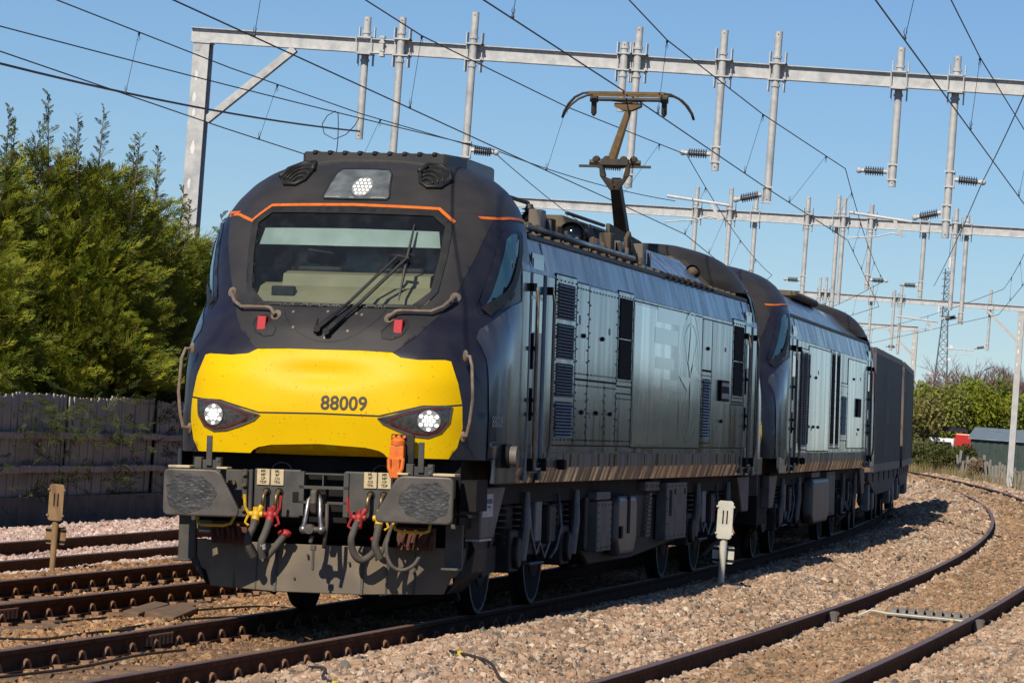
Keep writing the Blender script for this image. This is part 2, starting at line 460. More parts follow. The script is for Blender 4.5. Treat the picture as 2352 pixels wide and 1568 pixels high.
_pad = MB(); _pad.bx(.055, .12, -.04, .035, -.02, .012); _pad.hexa([(.07, .035, -.02), (.13, .035, -.02), (.13, .085, -.02), (.07, .085, -.02), (.075, .04, .022), (.10, .04, .012), (.10, .07, .012), (.075, .07, .022)])
PAD = _pad.mesh('rail_pad'); PAD.materials.append(MT['clip']); PAD.materials.append(MT['label'])
for _f in list(PAD.polygons)[6:]: _f.material_index = 1
_sl = MB(); _sl.hexa([(-1.25, -.15, -.2), (1.25, -.15, -.2), (1.25, .15, -.2), (-1.25, .15, -.2), (-1.25, -.11, 0), (1.25, -.11, 0), (1.25, .11, 0), (-1.25, .11, 0)])
SLEEPER = _sl.mesh('sleeper'); SLEEPER.materials.append(MT['sleeper'])
def make_track(label, tc, zc, cant, s0, s1, top, clip_rng, sleep_rng, phase, sides=((1, 1), (-1, 1)), fast=None):
    root = thing('railway_track', label, 'railway track', group='railway tracks side by side')
    for sg in (-1, 1):
        link('rail', rail_mesh(tc + sg * .7525, zc + sg * .7525 * math.sin(cant), s0, s1, cant, top), None, root, smooth=35, fix=True)
    n = 0
    for k in range(60):
        s = clip_rng[0] + phase + k * .65
        if s > clip_rng[1]: break
        for sg, side in sides:
            tq = tc + sg * .7525; zz = zc + sg * .7525 * math.sin(cant) - .153
            p = track_pt(s, tq, zz)
            if not in_view(p, .05): continue
            o = bpy.data.objects.new('rail_pad' if fast else 'rail_clip', fast or CLIP); COL.objects.link(o); o.parent = root
            o.location = p; o.rotation_euler = (0, 0, track_ang(s) + (0 if side > 0 else math.pi)); n += 1
    k = 0
    while sleep_rng[0] + phase + k * .65 < sleep_rng[1]:
        s = sleep_rng[0] + phase + k * .65; k += 1
        p = track_pt(s, tc, zc - .168)
        o = bpy.data.objects.new('sleeper', SLEEPER); COL.objects.link(o); o.parent = root
        o.location = p; o.rotation_euler = (0, -cant, track_ang(s))
    return root
CANT = math.radians(2.4)
trA = make_track('farthest left track, one rail in pale pink stones along the fence', -6.65, -.225, math.radians(.7), -4, 70, 'railtop2', (-2, 20), (0, 1), 0, ())
trB = make_track('brown second track from the left with rusty clips, beside the front of the train', -3.32, -.081, CANT, -14, 60, 'railtop2', (-13, 12), (-6, 6), .2, ((1, 1), (-1, 1)))
trC = make_track('track on which the yellow nosed train runs', 0.0, 0.0, CANT, -22, 135, 'railtop', (-15, 6), (-15, 0), .4, ((1, 1), (-1, 1), (-1, -1)))
trD = make_track('empty curving track on the right of the train', 3.97, .082, CANT, -24, 225, 'railtop', (-13, 14), (-13, 8), .1, ((1, 1), (-1, 1)), PAD)

def joint_block(root, s, t, z, name='joint_plate', flip=1):
    mb = MB()
    mb.bx(.012, .05, -.34, .34, -.055, -.035); mb.bx(.012, .03, -.34, .34, -.13, -.05)
    for k in range(6): mb.bx(.03, .052, -.30 + k * .115, -.26 + k * .115, -.125, -.05)
    o = part(name, mb, 'clip', root, bevel=.004)
    o.location = track_pt(s, t, z); o.rotation_euler = (0, 0, track_ang(s))
joint_block(trB, .35, -3.32 + .7525, -.05)
joint_block(trC, -1.4, -.7525, -.031)
def bond_block(root, s, t, z):
    mb = MB(); mb.bx(.02, .11, -.13, .13, -.13, -.02)
    o = part('bond_box', mb, 'boxgrey', root, bevel=.006)
    o.location = track_pt(s, t, z); o.rotation_euler = (0, 0, track_ang(s))
    m2 = MB()
    for k in range(5): m2.bx(.11, .118, -.115 + k * .05, -.085 + k * .05, -.125, -.03)
    link('rib', m2.mesh('rib'), 'clip', o)
bond_block(trD, 9.6, 3.97 - .7525, .05)
bond_block(trD, 9.0, 3.97 + .7525, .113)

# ------------------------------------------------------------------ loose stones (uncountable): points + geometry nodes
def stones():
    P = []; T = []; S = []; K = []
    def zone(s0, s1, t0, t1, sp, size):
        ns_ = int((s1 - s0) / sp); nt_ = int((t1 - t0) / sp)
        s = s0 + (np.arange(ns_)[:, None] + rng.random((ns_, nt_))) * sp
        t = t0 + (np.arange(nt_)[None, :] + rng.random((ns_, nt_))) * sp
        s = s.ravel(); t = t.ravel()
        a = (s - 10) / RC
        x = -RC * (1 - np.cos(a)) + t * np.cos(a); y = 10 + RC * np.sin(a) + t * np.sin(a)
        z = prof(t) + lumps(s, t)
        d = np.stack([x - CAM_POS.x, y - CAM_POS.y, z - CAM_POS.z], 1)
        w = d @ np.array(CAM_F); px = d @ np.array(CAM_R) / w * FPX; py = d @ np.array(CAM_U) / w * FPX
        ok = (w > 5) & (np.abs(px) < .62) & (np.abs(py) < .45)
        # keep rails and, on dusty tracks, sleeper tops clearer
        for tc in (-6.65, -3.32, 0, 3.97):
            for sg in (-1, 1): ok &= np.abs(t - tc - sg * .7525) > .075
        dusty = (np.abs(t + 3.32) < .95) | (np.abs(t) < .72)
        ok &= ~(dusty & (rng.random(len(s)) < .45))
        s, t, x, y, z = s[ok], t[ok], x[ok], y[ok], z[ok]
        n = len(s)
        sc = size * np.clip(np.exp(rng.normal(-.06, .42, n)), .4, 1.9)
        dusty = (np.abs(t + 3.32) < .95) | (np.abs(t) < .72)
        sc[dusty] *= .82
        P.append(np.stack([x, y, z + sc * rng.uniform(-.15, .42, n)], 1)); S.append(sc)
        pink = np.array([[.50, .34, .23], [.58, .43, .31], [.43, .275, .175], [.34, .255, .19], [.17, .15, .125], [.68, .56, .43]])
        brown = np.array([[.36, .20, .095], [.45, .27, .135], [.27, .145, .07], [.32, .19, .105], [.17, .11, .068], [.54, .37, .22]])
        pale = np.array([[.62, .44, .37], [.68, .54, .47], [.52, .34, .28], [.42, .31, .27], [.60, .50, .45], [.70, .58, .51]])
        pr = np.array([.28, .2, .24, .14, .08, .06])
        k = rng.choice(6, n, p=pr)
        c = pink[k]
        m = (t > -5.35) & (t < .70); c[m] = brown[k[m]]
        m = (t <= -5.35); c[m] = pale[k[m]]
        edge = (t > .70) & (t < 1.1); c[edge] = .5 * c[edge] + .5 * brown[k[edge]]
        # brake dust on the middle of the right hand track
        m = np.abs(t - 3.97) < .55; c[m] = c[m] * np.array([.80, .74, .64])
        oil = (np.abs(t) < .6) & (rng.random(n) < .5); c[oil] *= .7
        patch = (np.sin(s * 1.3 + t * 2.1) * np.sin(s * .7 - t * 1.7 + 2) > .3) & (t > .7)
        c[patch] *= np.array([.86, .84, .80])
        c = c * rng.uniform(.72, 1.18, (n, 1))
        T.append(c)
    zone(-18, 24, -10.0, 7.4, .036, .0178)
    zone(24, 60, -10.0, 6.2, .052, .0245)
    zone(60, 150, -5.0, 6.0, .10, .046)
    P = np.concatenate(P); S = np.concatenate(S); T = np.concatenate(T); n = len(P)
    me = bpy.data.meshes.new('ballast_stones')
    me.vertices.add(n); me.vertices.foreach_set('co', P.astype(np.float32).ravel())
    a = me.attributes.new('tint', 'FLOAT_COLOR', 'POINT'); c4 = np.ones((n, 4), np.float32); c4[:, :3] = T; a.data.foreach_set('color', c4.ravel())
    a = me.attributes.new('size', 'FLOAT_VECTOR', 'POINT')
    sv = (S[:, None] * rng.uniform(.65, 1.3, (n, 3))).astype(np.float32); a.data.foreach_set('vector', sv.ravel())
    a = me.attributes.new('turn', 'FLOAT_VECTOR', 'POINT'); a.data.foreach_set('vector', rng.uniform(0, 6.28, (n, 3)).astype(np.float32).ravel())
    a = me.attributes.new('pick', 'INT', 'POINT'); a.data.foreach_set('value', rng.integers(0, 6, n).astype(np.int32))
    me.update()
    ob = bpy.data.objects.new('ballast_stones', me); COL.objects.link(ob)
    ng = bpy.data.node_groups.new('scatter_stones', 'GeometryNodeTree')
    ng.interface.new_socket('Geometry', in_out='INPUT', socket_type='NodeSocketGeometry')
    ng.interface.new_socket('Geometry', in_out='OUTPUT', socket_type='NodeSocketGeometry')
    N, L = ng.nodes, ng.links
    gi = N.new('NodeGroupInput'); go = N.new('NodeGroupOutput')
    g2i = N.new('GeometryNodeGeometryToInstance')
    for k in range(6):
        ic = N.new('GeometryNodeMeshIcoSphere'); ic.inputs['Radius'].default_value = 1; ic.inputs['Subdivisions'].default_value = 1 if k % 2 else 2
        wn_ = N.new('ShaderNodeTexWhiteNoise'); wn_.noise_dimensions = '4D'; wn_.inputs['W'].default_value = k * 3.7
        nt_ = N.new('ShaderNodeTexNoise'); nt_.noise_dimensions = '4D'; nt_.inputs['W'].default_value = k * 5.1; nt_.inputs['Scale'].default_value = .9; nt_.inputs['Detail'].default_value = 1
        ps = N.new('GeometryNodeInputPosition'); L.new(ps.outputs[0], nt_.inputs['Vector'])
        vm = N.new('ShaderNodeVectorMath'); vm.operation = 'SUBTRACT'; vm.inputs[1].default_value = (.5, .5, .5)
        L.new(nt_.outputs['Color'], vm.inputs[0])
        v2 = N.new('ShaderNodeVectorMath'); v2.operation = 'SCALE'; v2.inputs['Scale'].default_value = 2.6
        L.new(vm.outputs[0], v2.inputs[0])
        sp = N.new('GeometryNodeSetPosition'); L.new(ic.outputs[0], sp.inputs['Geometry']); L.new(v2.outputs[0], sp.inputs['Offset'])
        sm = N.new('GeometryNodeSetMaterial'); sm.inputs['Material'].default_value = MT['stone']
        sh = N.new('GeometryNodeSetShadeSmooth'); sh.inputs['Shade Smooth'].default_value = False
        L.new(sp.outputs[0], sm.inputs[0]); L.new(sm.outputs[0], sh.inputs[0]); L.new(sh.outputs[0], g2i.inputs[0])
    ip = N.new('GeometryNodeInstanceOnPoints')
    L.new(gi.outputs[0], ip.inputs['Points']); L.new(g2i.outputs[0], ip.inputs['Instance'])
    ip.inputs['Pick Instance'].default_value = True
    def na(nm, ty):
        q = N.new('GeometryNodeInputNamedAttribute'); q.data_type = ty; q.inputs['Name'].default_value = nm; return q.outputs[0]
    L.new(na('pick', 'INT'), ip.inputs['Instance Index'])
    L.new(na('turn', 'FLOAT_VECTOR'), ip.inputs['Rotation'])
    L.new(na('size', 'FLOAT_VECTOR'), ip.inputs['Scale'])
    L.new(ip.outputs[0], go.inputs[0])
    md = ob.modifiers.new('stones', 'NODES'); md.node_group = ng
    tag(ob, 'loose pink and brown ballast stones between and around the rails', 'ballast', kind='stuff')
    return n
NST = stones()

# ------------------------------------------------------------------ marker posts
def marker_post(label, loc, m, rz, foot=True):
    r = thing('marker_post', label, 'marker post', loc, 'plate topped posts between the tracks'); r.rotation_euler = (0, 0, rz)
    q = MB(); q.tube([(0, 0, -.15), (0, 0, .12), (0, 0, .45), (0, 0, .56)], [.030, .034, .040, .040], 12)
    part('post', q, m, r, smooth=40)
    def plate(z0, z1, w, y0, y1):
        p = MB(); c = .02
        p.py([(-w + c, z0), (w - c, z0), (w, z0 + c), (w, z1 - c), (w - c, z1), (-w + c, z1), (-w, z1 - c), (-w, z0 + c)], y0, y1)
        return p
    p = part('plate', plate(.50, .90, .082, -.055, -.04), m, r, bevel=.003)
    k = MB(); k.bx(-.028, -.014, -.0585, -.056, .66, .80); k.bx(.014, .028, -.0585, -.056, .66, .80); link('slot', k.mesh('slot'), 'void', p)
    b = MB()
    for sx in (-1, 1):
        for z in (.56, .84): b.cyl((sx * .085, -.07, z), (sx * .085, -.02, z), .013, 8)
    link('bolt', b.mesh('bolt'), m, p)
    b = part('backing_plate', plate(.24, .43, .115, .045, .055), m, r, bevel=.003)
    k = MB()
    for z in (.275, .395): k.bx(-.115, .115, .036, .045, z - .012, z + .012)
    link('slot', k.mesh('slot'), 'void', b)
    if foot:
        f = MB(); f.bx(-.16, .22, -.16, .16, -.16, .02); part('foot_block', f, 'timber', r, bevel=.01)
    return r
marker_post('tan brown dusty plate on a short post beside the left tracks', (-5.45, 11.5, -.25), 'posttan', .05, False)
marker_post('white painted plate on a short post right of the train', (1.95, 10.95, .135), 'postwhite', .05)

# grille box and timber slats lying between the rails
r = thing('track_box', 'slatted timber box with pale ends between the right hand rails', 'trackside box', track_pt(11.8, 4.1, -.07)); r.rotation_euler = (0, 0, .05)
for k in range(9):
    q = MB(); q.bx(-.42 + k * .095, -.355 + k * .095, -.35, .35, .06, .09); part('slat', q, 'timber', r)
q = MB(); q.bx(-.45, .45, -.38, -.34, -.05, .06); q.bx(-.45, .45, .34, .38, -.05, .06); part('side_board', q, 'timber', r)
q = MB(); q.tube([(-.75, -.42, .0), (-.62, -.42, .07), (-.45, -.42, .05), (.45, -.42, .03), (.62, -.42, -.03)], .012, 6); q.tube([(.4, -.42, .06), (.6, -.42, .07), (.75, -.42, -.02)], .012, 6); part('rim_wire', q, 'postwhite', r)
r = thing('grating', 'brown wire grating lying between the rails of the second track', 'grating', track_pt(1.7, -3.35, -.215)); r.rotation_euler = (0, -CANT, 0)
for k in range(9):
    q = MB(); q.bx(-.5, .5, -.62 + k * .15, -.60 + k * .15, 0, .02); part('bar', q, 'sleeper', r)
q = MB(); q.bx(-.52, -.49, -.66, .66, -.01, .025); q.bx(.49, .52, -.66, .66, -.01, .025); part('frame', q, 'sleeper', r)
for k, (s_, t_, a_) in enumerate(((3.3, -2.15, .12), (3.5, -1.98, .09), (3.1, -1.80, .14))):
    q = MB(); q.bx(-.07, .07, -.95, .95, -.03, .03)
    o = part('timber_board', q, 'sleeper', None, bevel=.005); o.location = track_pt(s_, t_, -.17); o.rotation_euler = (0, .1, a_)
    tag(o, ('brown board lying nearest the rusty rail of the second track', 'middle brown board of three lying on the stones', 'brown board lying farthest from the second track, nearest the train')[k], 'board', 'loose boards beside the second track')

# loose cables with yellow ties
def cable(label, pts, ties=()):
    r = thing('cable', label, 'cable', pts[0], 'loose track cables')
    o = Vector(pts[0]); P = []
    V = [Vector(p) - o for p in pts]
    for i in range(len(V) - 1):
        p0, p1, p2, p3 = V[max(i - 1, 0)], V[i], V[i + 1], V[min(i + 2, len(V) - 1)]
        for k in range(6):
            t = k / 6; P.append(.5 * ((2 * p1) + (p2 - p0) * t + (2 * p0 - 5 * p1 + 4 * p2 - p3) * t * t + (3 * p1 - p0 - 3 * p2 + p3) * t ** 3))
    P.append(V[-1])
    q = MB(); q.tube(P, .011, 6); part('sheath', q, 'cable', r, smooth=True)
    for i in ties:
        p = P[i]; q = MB(); q.bx(p.x - .02, p.x + .02, p.y - .014, p.y + .014, p.z - .012, p.z + .016); part('tie', q, 'plastyellow', r)
def gp(s, t, h=.045): 
    return tuple(track_pt(s, t, float(prof(t)) + float(lumps(s, t)) + h))
cable('black cable looping beside the second track with yellow ties', [gp(1.0, -2.3), gp(2.4, -2.1), gp(4.4, -1.75, .06), gp(5.3, -1.6), gp(5.6, -1.35), gp(4.6, -1.2), gp(3.4, -1.35, .06), gp(2.2, -1.5), gp(.5, -1.6)], (9, 33))
cable('thin black cable near the bottom left corner of the stones', [gp(-3.5, -2.2), gp(-2.2, -1.9, .06), gp(-1.6, -1.6), gp(-.4, -1.55, .05), gp(.6, -1.5)], (5, 20))
cable('black cable on the pink stones right of the train', [gp(-4.2, 2.15), gp(-4.6, 2.5, .06), gp(-5.3, 2.75), gp(-5.6, 3.0, .05)], (2, 16))
cable('lower black cable on pink stones nearest the camera', [gp(-6.6, 1.75), gp(-7.2, 2.0, .06), gp(-8.0, 2.2), gp(-8.3, 2.5, .05)], (14,))
cable('grey cable along the rusty clips under the train nose', [gp(-8.2, -.45, .05), gp(-6.5, -.5, .06), gp(-4.5, -.45), gp(-3, -.42, .06), gp(-1.8, -.4, .05)], ())

# ------------------------------------------------------------------ left fence: boards, rails, posts and kick boards
fr = thing('wooden_fence', 'grey weathered close boarded fence behind the left tracks, under the conifers', 'fence')
bm_ = MB(); bm_.bx(-.011, .011, -.06, .06, -.05, 1.51); BOARD = bm_.mesh('board'); BOARD.materials.append(MT['oldwood'])
yy = 20.0; k = 0
while yy < 41.5 and k < 190:
    gap = .118 + rnd.uniform(-.004, .012)
    pan = int((yy - 20) / 2.7)
    o = bpy.data.objects.new('board', BOARD); COL.objects.link(o); o.parent = fr
    o.location = (-11.0 - rnd.uniform(0, .022) - (.05 if pan % 2 else 0), yy, -.03 + (.02 if pan % 2 else -.015) + rnd.uniform(-.01, .01)); o.rotation_euler = (rnd.uniform(-.01, .01), 0, rnd.uniform(-.08, .08))
    o.scale = (1, rnd.uniform(.9, 1.02), rnd.uniform(.985, 1.01))
    yy += gap; k += 1
for z in (.86, .34):
    for j in range(8):
        q = MB(); q.bx(-10.955, -10.90, 20 + j * 2.7, 22.69 + j * 2.7, z - .05 + (j % 2) * .012, z + .05 + (j % 2) * .012); part('rail', q, 'oldwood', fr, bevel=.004)
for j in range(9):
    q = MB(); q.bx(-11.17, -11.07, 19.95 + j * 2.7, 20.05 + j * 2.7, -.7, 1.40); part('post', q, 'oldwood', fr)
for j in range(8):
    q = MB(); q.bx(-10.98, -10.90, 20.01 + j * 2.7, 22.69 + j * 2.7, -.60, -.07); part('kick_board', q, 'concrete', fr, bevel=.008)

# ------------------------------------------------------------------ conifers: feathery fronds
MT['frond'] = mat('conifer_frond', (.9, .9, .9), (1.0, 1.0, 1.0), 3, rough=.65, attr='tint', trans=.28, spec=.25)
MT['bark'] = mat('conifer_bark', (.14, .10, .08), (.09, .065, .05), 8, stretch=(4, 4, .6), rough=.9, bump=.2)
def fronds(base, d, Ln, nb, wid, col, rg):
    """base (n,3), d (n,3) unit, Ln (n) -> triangles of a feathered spray with nb blades on each side"""
    n = len(base)
    up = np.array([0, 0, 1.0]); rv = rg.normal(size=(n, 3)) * .75 + np.array([.25, -.75, .75])
    sd = np.cross(d, rv); sd /= np.linalg.norm(sd, axis=1, keepdims=True) + 1e-9
    nrm = np.cross(sd, d)
    V = []; 
    for k in range(nb):
        f = (k + .4) / nb
        for sg in (-1, 1):
            a = base + d * (Ln * f)[:, None] - np.array([0, 0, 1.0]) * (.10 * Ln * f * f)[:, None]
            bl = Ln * (.40 * (1 - f) ** .6 + .07) * rg.uniform(.6, 1.3, n)
            bd = d * .82 + sd * sg * .52 + nrm * rg.normal(0, .18, (n, 1)); bd /= np.linalg.norm(bd, axis=1, keepdims=True)
            w = (wid * rg.uniform(.7, 1.3, n))[:, None]
            cr = np.cross(bd, nrm)
            V.append(np.stack([a - cr * w * .8, a + bd * (bl * .35)[:, None] + cr * w, a + bd * bl[:, None]], 1))
    a = base + d * (Ln * .75)[:, None]; tip = base + d * (Ln * 1.12)[:, None] - np.array([0, 0, 1.0]) * (.1 * Ln)[:, None]
    V.append(np.stack([a - sd * wid, a + sd * wid, tip], 1))
    V = np.stack(V, 1).reshape(-1, 3)
    C = np.repeat(col, (2 * nb + 1) * 3, axis=0)
    return V, C
def conifer(label, x, y, h, rad, n, seed, lean=0.0, leaders=2, low=.1):
    rg = np.random.default_rng(seed)
    z0 = -.65
    r = thing('conifer_tree', label, 'tree', (x, y, z0), 'feathery conifers behind the fence')
    q = MB(); q.tube([(0, 0, -.2), (.02, 0, h * .4), (.04 + lean * .4, .02, h * .62), (lean * .8, 0, h * .74)], [.11, .085, .04, .012], 8)
    part('trunk', q, 'bark', r, smooth=True)
    zz = (low + (1 - low) * (1 - np.sqrt(1 - rg.random(n) * .985))) * h * .96
    az = rg.random(n) * 2 * np.pi
    f = zz / h
    lob = 1 + .20 * np.sin(az * 3 + seed) + .16 * np.sin(zz * 5.3 + az * 2 + seed * 2) + .10 * np.sin(zz * 11 + az * 5)
    rr = rad * np.clip(1.04 - f, .03, 1) ** .72 * lob
    q_ = np.clip(.42 + .62 * rg.random(n) ** .55, 0, 1.05)
    out = np.stack([np.cos(az), np.sin(az), np.zeros(n)], 1)
    base = out * (rr * q_)[:, None]; base[:, 2] = zz; base[:, 0] += lean * f
    lowm = zz < 2.3; base[lowm, 0] = np.minimum(base[lowm, 0], -11.55 - x)
    swirl = np.stack([-np.sin(az), np.cos(az), np.zeros(n)], 1)
    d = out * .75 + np.array([.18, 0, .42 + .0]) + swirl * rg.normal(0, .42, (n, 1)) + rg.normal(0, .22, (n, 3)); d[:, 2] += f * .35
    d[lowm, 0] = -np.abs(d[lowm, 0]) * .4
    d /= np.linalg.norm(d, axis=1, keepdims=True)
    Ln = rg.uniform(.20, .48, n)
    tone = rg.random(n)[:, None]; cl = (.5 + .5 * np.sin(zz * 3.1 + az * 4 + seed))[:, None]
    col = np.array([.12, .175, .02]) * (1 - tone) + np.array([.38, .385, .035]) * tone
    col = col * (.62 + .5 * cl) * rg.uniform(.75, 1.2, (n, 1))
    old = rg.random(n) < .05; col[old] = np.array([.16, .11, .035])
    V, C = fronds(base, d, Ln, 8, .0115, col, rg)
    # thin leaders above the crown
    VV = [V]; CC = [C]
    st = MB()
    for k in range(leaders):
        bx_, by_ = rg.normal(0, .22 * rad), rg.normal(0, .2 * rad)
        hb = h * rg.uniform(.70, .76); ht = h * (1.0 if k == 0 else rg.uniform(.88, .97)); ln = rg.normal(0, .10)
        st.tube([(bx_ + lean, by_, hb), (bx_ + lean + ln * .5, by_, (hb + ht) / 2), (bx_ + lean + ln, by_, ht)], [.022, .014, .005], 5)
        m_ = int(34 * (ht - hb) / 1.3)
        tz = np.linspace(0, 1, m_); az2 = rg.random(m_) * 6.28
        b2 = np.stack([bx_ + lean + ln * tz, by_ + 0 * tz, hb + (ht - hb) * tz], 1)
        d2 = np.stack([np.cos(az2), np.sin(az2), .5 + .5 * tz], 1); d2 /= np.linalg.norm(d2, axis=1, keepdims=True)
        c2 = np.tile(np.array([.085, .10, .016]), (m_, 1)) * rg.uniform(.7, 1.2, (m_, 1))
        v2, k2 = fronds(b2, d2, (.42 - .30 * tz) * rg.uniform(.5, 1.25, m_), 7, .0105, c2, rg); VV.append(v2); CC.append(k2)
    part('leader_stem', st, 'bark', r, smooth=True)
    V = np.concatenate(VV); C = np.concatenate(CC); F = np.arange(len(V)).reshape(-1, 3)
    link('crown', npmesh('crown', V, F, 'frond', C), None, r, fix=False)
TL = [(-14.9, 33.5, 5.7, 1.35, 'conifer at the left edge of the row, its top below its neighbours'),
      (-13.45, 33.6, 6.75, 1.15, 'tall conifer with a thin bent leader, first spire from the left edge'),
      (-12.75, 34.2, 7.05, 1.15, 'tall conifer second spire from the left, leaning tip'),
      (-12.15, 34.4, 6.75, 1.2, 'bushy conifer with a broad ragged double top in the row'),
      (-11.65, 34.6, 6.9, 1.2, 'tallest conifer in the middle of the row'),
      (-11.75, 36.6, 6.4, 1.3, 'rounded conifer sloping down towards the steel gantry post'),
      (-11.35, 38.4, 5.85, 1.25, 'low conifer in front of the steel gantry post'),
      (-11.35, 40.6, 5.5, 1.3, 'smallest conifer partly hidden by the locomotive nose'),
      (-13.4, 31.0, 5.6, 1.4, 'shaded conifer nearest the camera over the fence'),
      (-12.4, 30.6, 4.9, 1.2, 'short dense conifer hanging over the fence boards')]
for i, (x, y, h, rad, lb) in enumerate(TL): conifer(lb, x, y, h, rad, 5800, 40 + i, lean=rnd.uniform(-.1, .15), leaders=3 if 0 < i < 6 else 2, low=.06)
# twigs hanging over and through the fence
def fence_twigs():
    rg = np.random.default_rng(99); n = 260
    y = rg.choice([24.2, 27.0, 28.6, 29.5, 31.2, 32.8, 33.7, 35.0, 36.2], n) + rg.normal(0, .4, n); z = rg.choice([1.45, 1.0, .95, .6, .3, .1, 1.3], n) + rg.normal(0, .12, n)
    b = np.stack([-10.95 + rg.random(n) * .3, y, z], 1)
    d = np.stack([rg.uniform(.1, .6, n), rg.normal(.3, .7, n), rg.normal(.1, .3, n)], 1); d /= np.linalg.norm(d, axis=1, keepdims=True)
    c = np.tile(np.array([.07, .09, .018]), (n, 1)) * rg.uniform(.6, 1.2, (n, 1))
    V, C = fronds(b, d, rg.uniform(.2, .45, n), 7, .011, c, rg)
    o = link('conifer_twigs', npmesh('conifer_twigs', V, np.arange(len(V)).reshape(-1, 3), 'frond', C), None, None, fix=False)
    tag(o, 'dark green conifer twigs poking through the fence boards', 'foliage', kind='stuff')
fence_twigs()
# ------------------------------------------------------------------ locomotive nose surface
ZT = [1.10, 1.36, 1.7, 2.0, 2.2, 2.43, 2.6, 2.9, 3.37, 3.45, 3.64, 3.78, 3.86, 3.91]
YT = [.44, .36, .32, .36, .45, .62, .85, 1.0, 1.27, 1.38, 1.62, 1.85, 2.05, 2.3]
HZ = [1.0, 2.9, 3.1, 3.3, 3.5, 3.65, 3.75, 3.82, 3.88, 3.91]
HWV = [1.345, 1.345, 1.33, 1.29, 1.2, 1.08, .95, .80, .6, .45]
def smooth_tab(X, Y, w):
    xs = np.linspace(X[0], X[-1], 400); ys_ = np.interp(xs, X, Y)
    k = max(1, int(w / (xs[1] - xs[0]))); ker = np.hanning(2 * k + 3); ker /= ker.sum()
    p = np.concatenate([2 * ys_[0] - ys_[k + 1:0:-1], ys_, 2 * ys_[-1] - ys_[-2:-k - 3:-1]])
    return xs, np.convolve(p, ker, 'valid')
_Y = smooth_tab(ZT, YT, .06); _H = smooth_tab(HZ, HWV, .05)
def yf(z): return float(np.interp(z, *_Y))
def hw(z): return float(np.interp(z, *_H))
def ysd(z): return float(np.interp(z, [1, 2.2, 2.6, 3.2, 3.5, 3.91], [2.0, 2.05, 2.3, 2.35, 2.55, 2.75]))
def NEx(z): return float(np.interp(z, [1, 2.15, 2.65, 3.9], [4.0, 3.9, 2.8, 2.7]))
def F(x, z):
    t = min(abs(x) / hw(z), .9999)
    d = .05 * math.exp(-(x / .40) ** 2 - ((z - 2.015) / .085) ** 2)
    return yf(z) + (ysd(z) - yf(z)) * (1 - (1 - t ** NEx(z)) ** (1 / NEx(z))) + d
def X_of(y, z):
    a = yf(z); b = ysd(z)
    q = min(max((b - y) / (b - a), 0), 1)
    return hw(z) * (1 - q ** NEx(z)) ** (1 / NEx(z))

def inside(p, poly):
    c = False; n = len(poly); x, y = p
    for i in range(n):
        x1, y1 = poly[i]; x2, y2 = poly[(i + 1) % n]
        if (y1 > y) != (y2 > y) and x < (x2 - x1) * (y - y1) / (y2 - y1) + x1: c = not c
    return c
def cdt(poly, res, holes=()):
    """fill a 2D polygon with small triangles"""
    V = []; E = []
    def loop(pl):
        pts = []
        for i in range(len(pl)):
            a = Vector(pl[i]); b = Vector(pl[(i + 1) % len(pl)]); k = max(1, int((b - a).length / res + .5))
            for j in range(k): pts.append(a + (b - a) * j / k)
        o = len(V); V.extend(pts); n = len(pts); E.extend([(o + i, o + (i + 1) % n) for i in range(n)])
    loop(poly)
    for h in holes: loop(h)
    x0 = min(p[0] for p in poly); x1 = max(p[0] for p in poly); y0 = min(p[1] for p in poly); y1 = max(p[1] for p in poly)
    nx = int((x1 - x0) / res) + 1; ny = int((y1 - y0) / res) + 1
    bd = [Vector(v) for v in V]
    for i in range(nx + 1):
        for j in range(ny + 1):
            p = Vector((x0 + (i + .5 * (j % 2)) * res, y0 + j * res * .93))
            if not inside(p, poly) or any(inside(p, h) for h in holes): continue
            if min((p - b).length_squared for b in bd) < (.45 * res) ** 2: continue
            V.append(p)
    r = delaunay_2d_cdt(V, E, [], 0, 1e-6)
    vs, fs = r[0], r[2]
    out = []
    for f in fs:
        c = sum((vs[i] for i in f), Vector((0, 0))) / len(f)
        if inside(c, poly) and not any(inside(c, h) for h in holes): out.append(f)
    return vs, out
def front(x, z, off=0.0): return (x, F(x, z) - off, z)
def patch(poly, off=.004, res=.05, holes=(), fn=None):
    vs, fs = cdt(poly, res, holes)
    mb = MB(); fn = fn or (lambda x, z: front(x, z, off))
    return mb.add([fn(v.x, v.y) for v in vs], fs)
def sidepatch(poly, off=.004, res=.06, sg=1):
    return patch(poly, off, res, (), lambda y, z: (sg * (X_of(y, z) + off), y, z))
def sym(half):
    """half polygon listed with x >= 0 from top centre round to bottom centre -> mirrored full polygon"""
    h = list(half); m = [(-x, z) for x, z in reversed(h) if x > 1e-6]
    return h + m
def mir(poly): return [(-x, z) for x, z in reversed(poly)]
def ribbon(path, w, off=.007, fn=None, sub=.04, closed=False):
    fn = fn or front
    P = []
    pts = list(path) + ([path[0]] if closed else [])
    for i in range(len(pts) - 1):
        a, b = Vector(pts[i]), Vector(pts[i + 1]); k = max(1, int((b - a).length / sub))
        for j in range(k): P.append(a + (b - a) * j / k)
    P.append(Vector(pts[-1]))
    mb = MB(); V = []
    for i, p in enumerate(P):
        d = (P[min(i + 1, len(P) - 1)] - P[max(i - 1, 0)]).normalized(); n = Vector((-d.y, d.x)) * w / 2
        V += [fn(p.x + n.x, p.y + n.y, off), fn(p.x - n.x, p.y - n.y, off)]
    return mb.add(V, [(2 * i, 2 * i + 1, 2 * i + 3, 2 * i + 2) for i in range(len(P) - 1)])
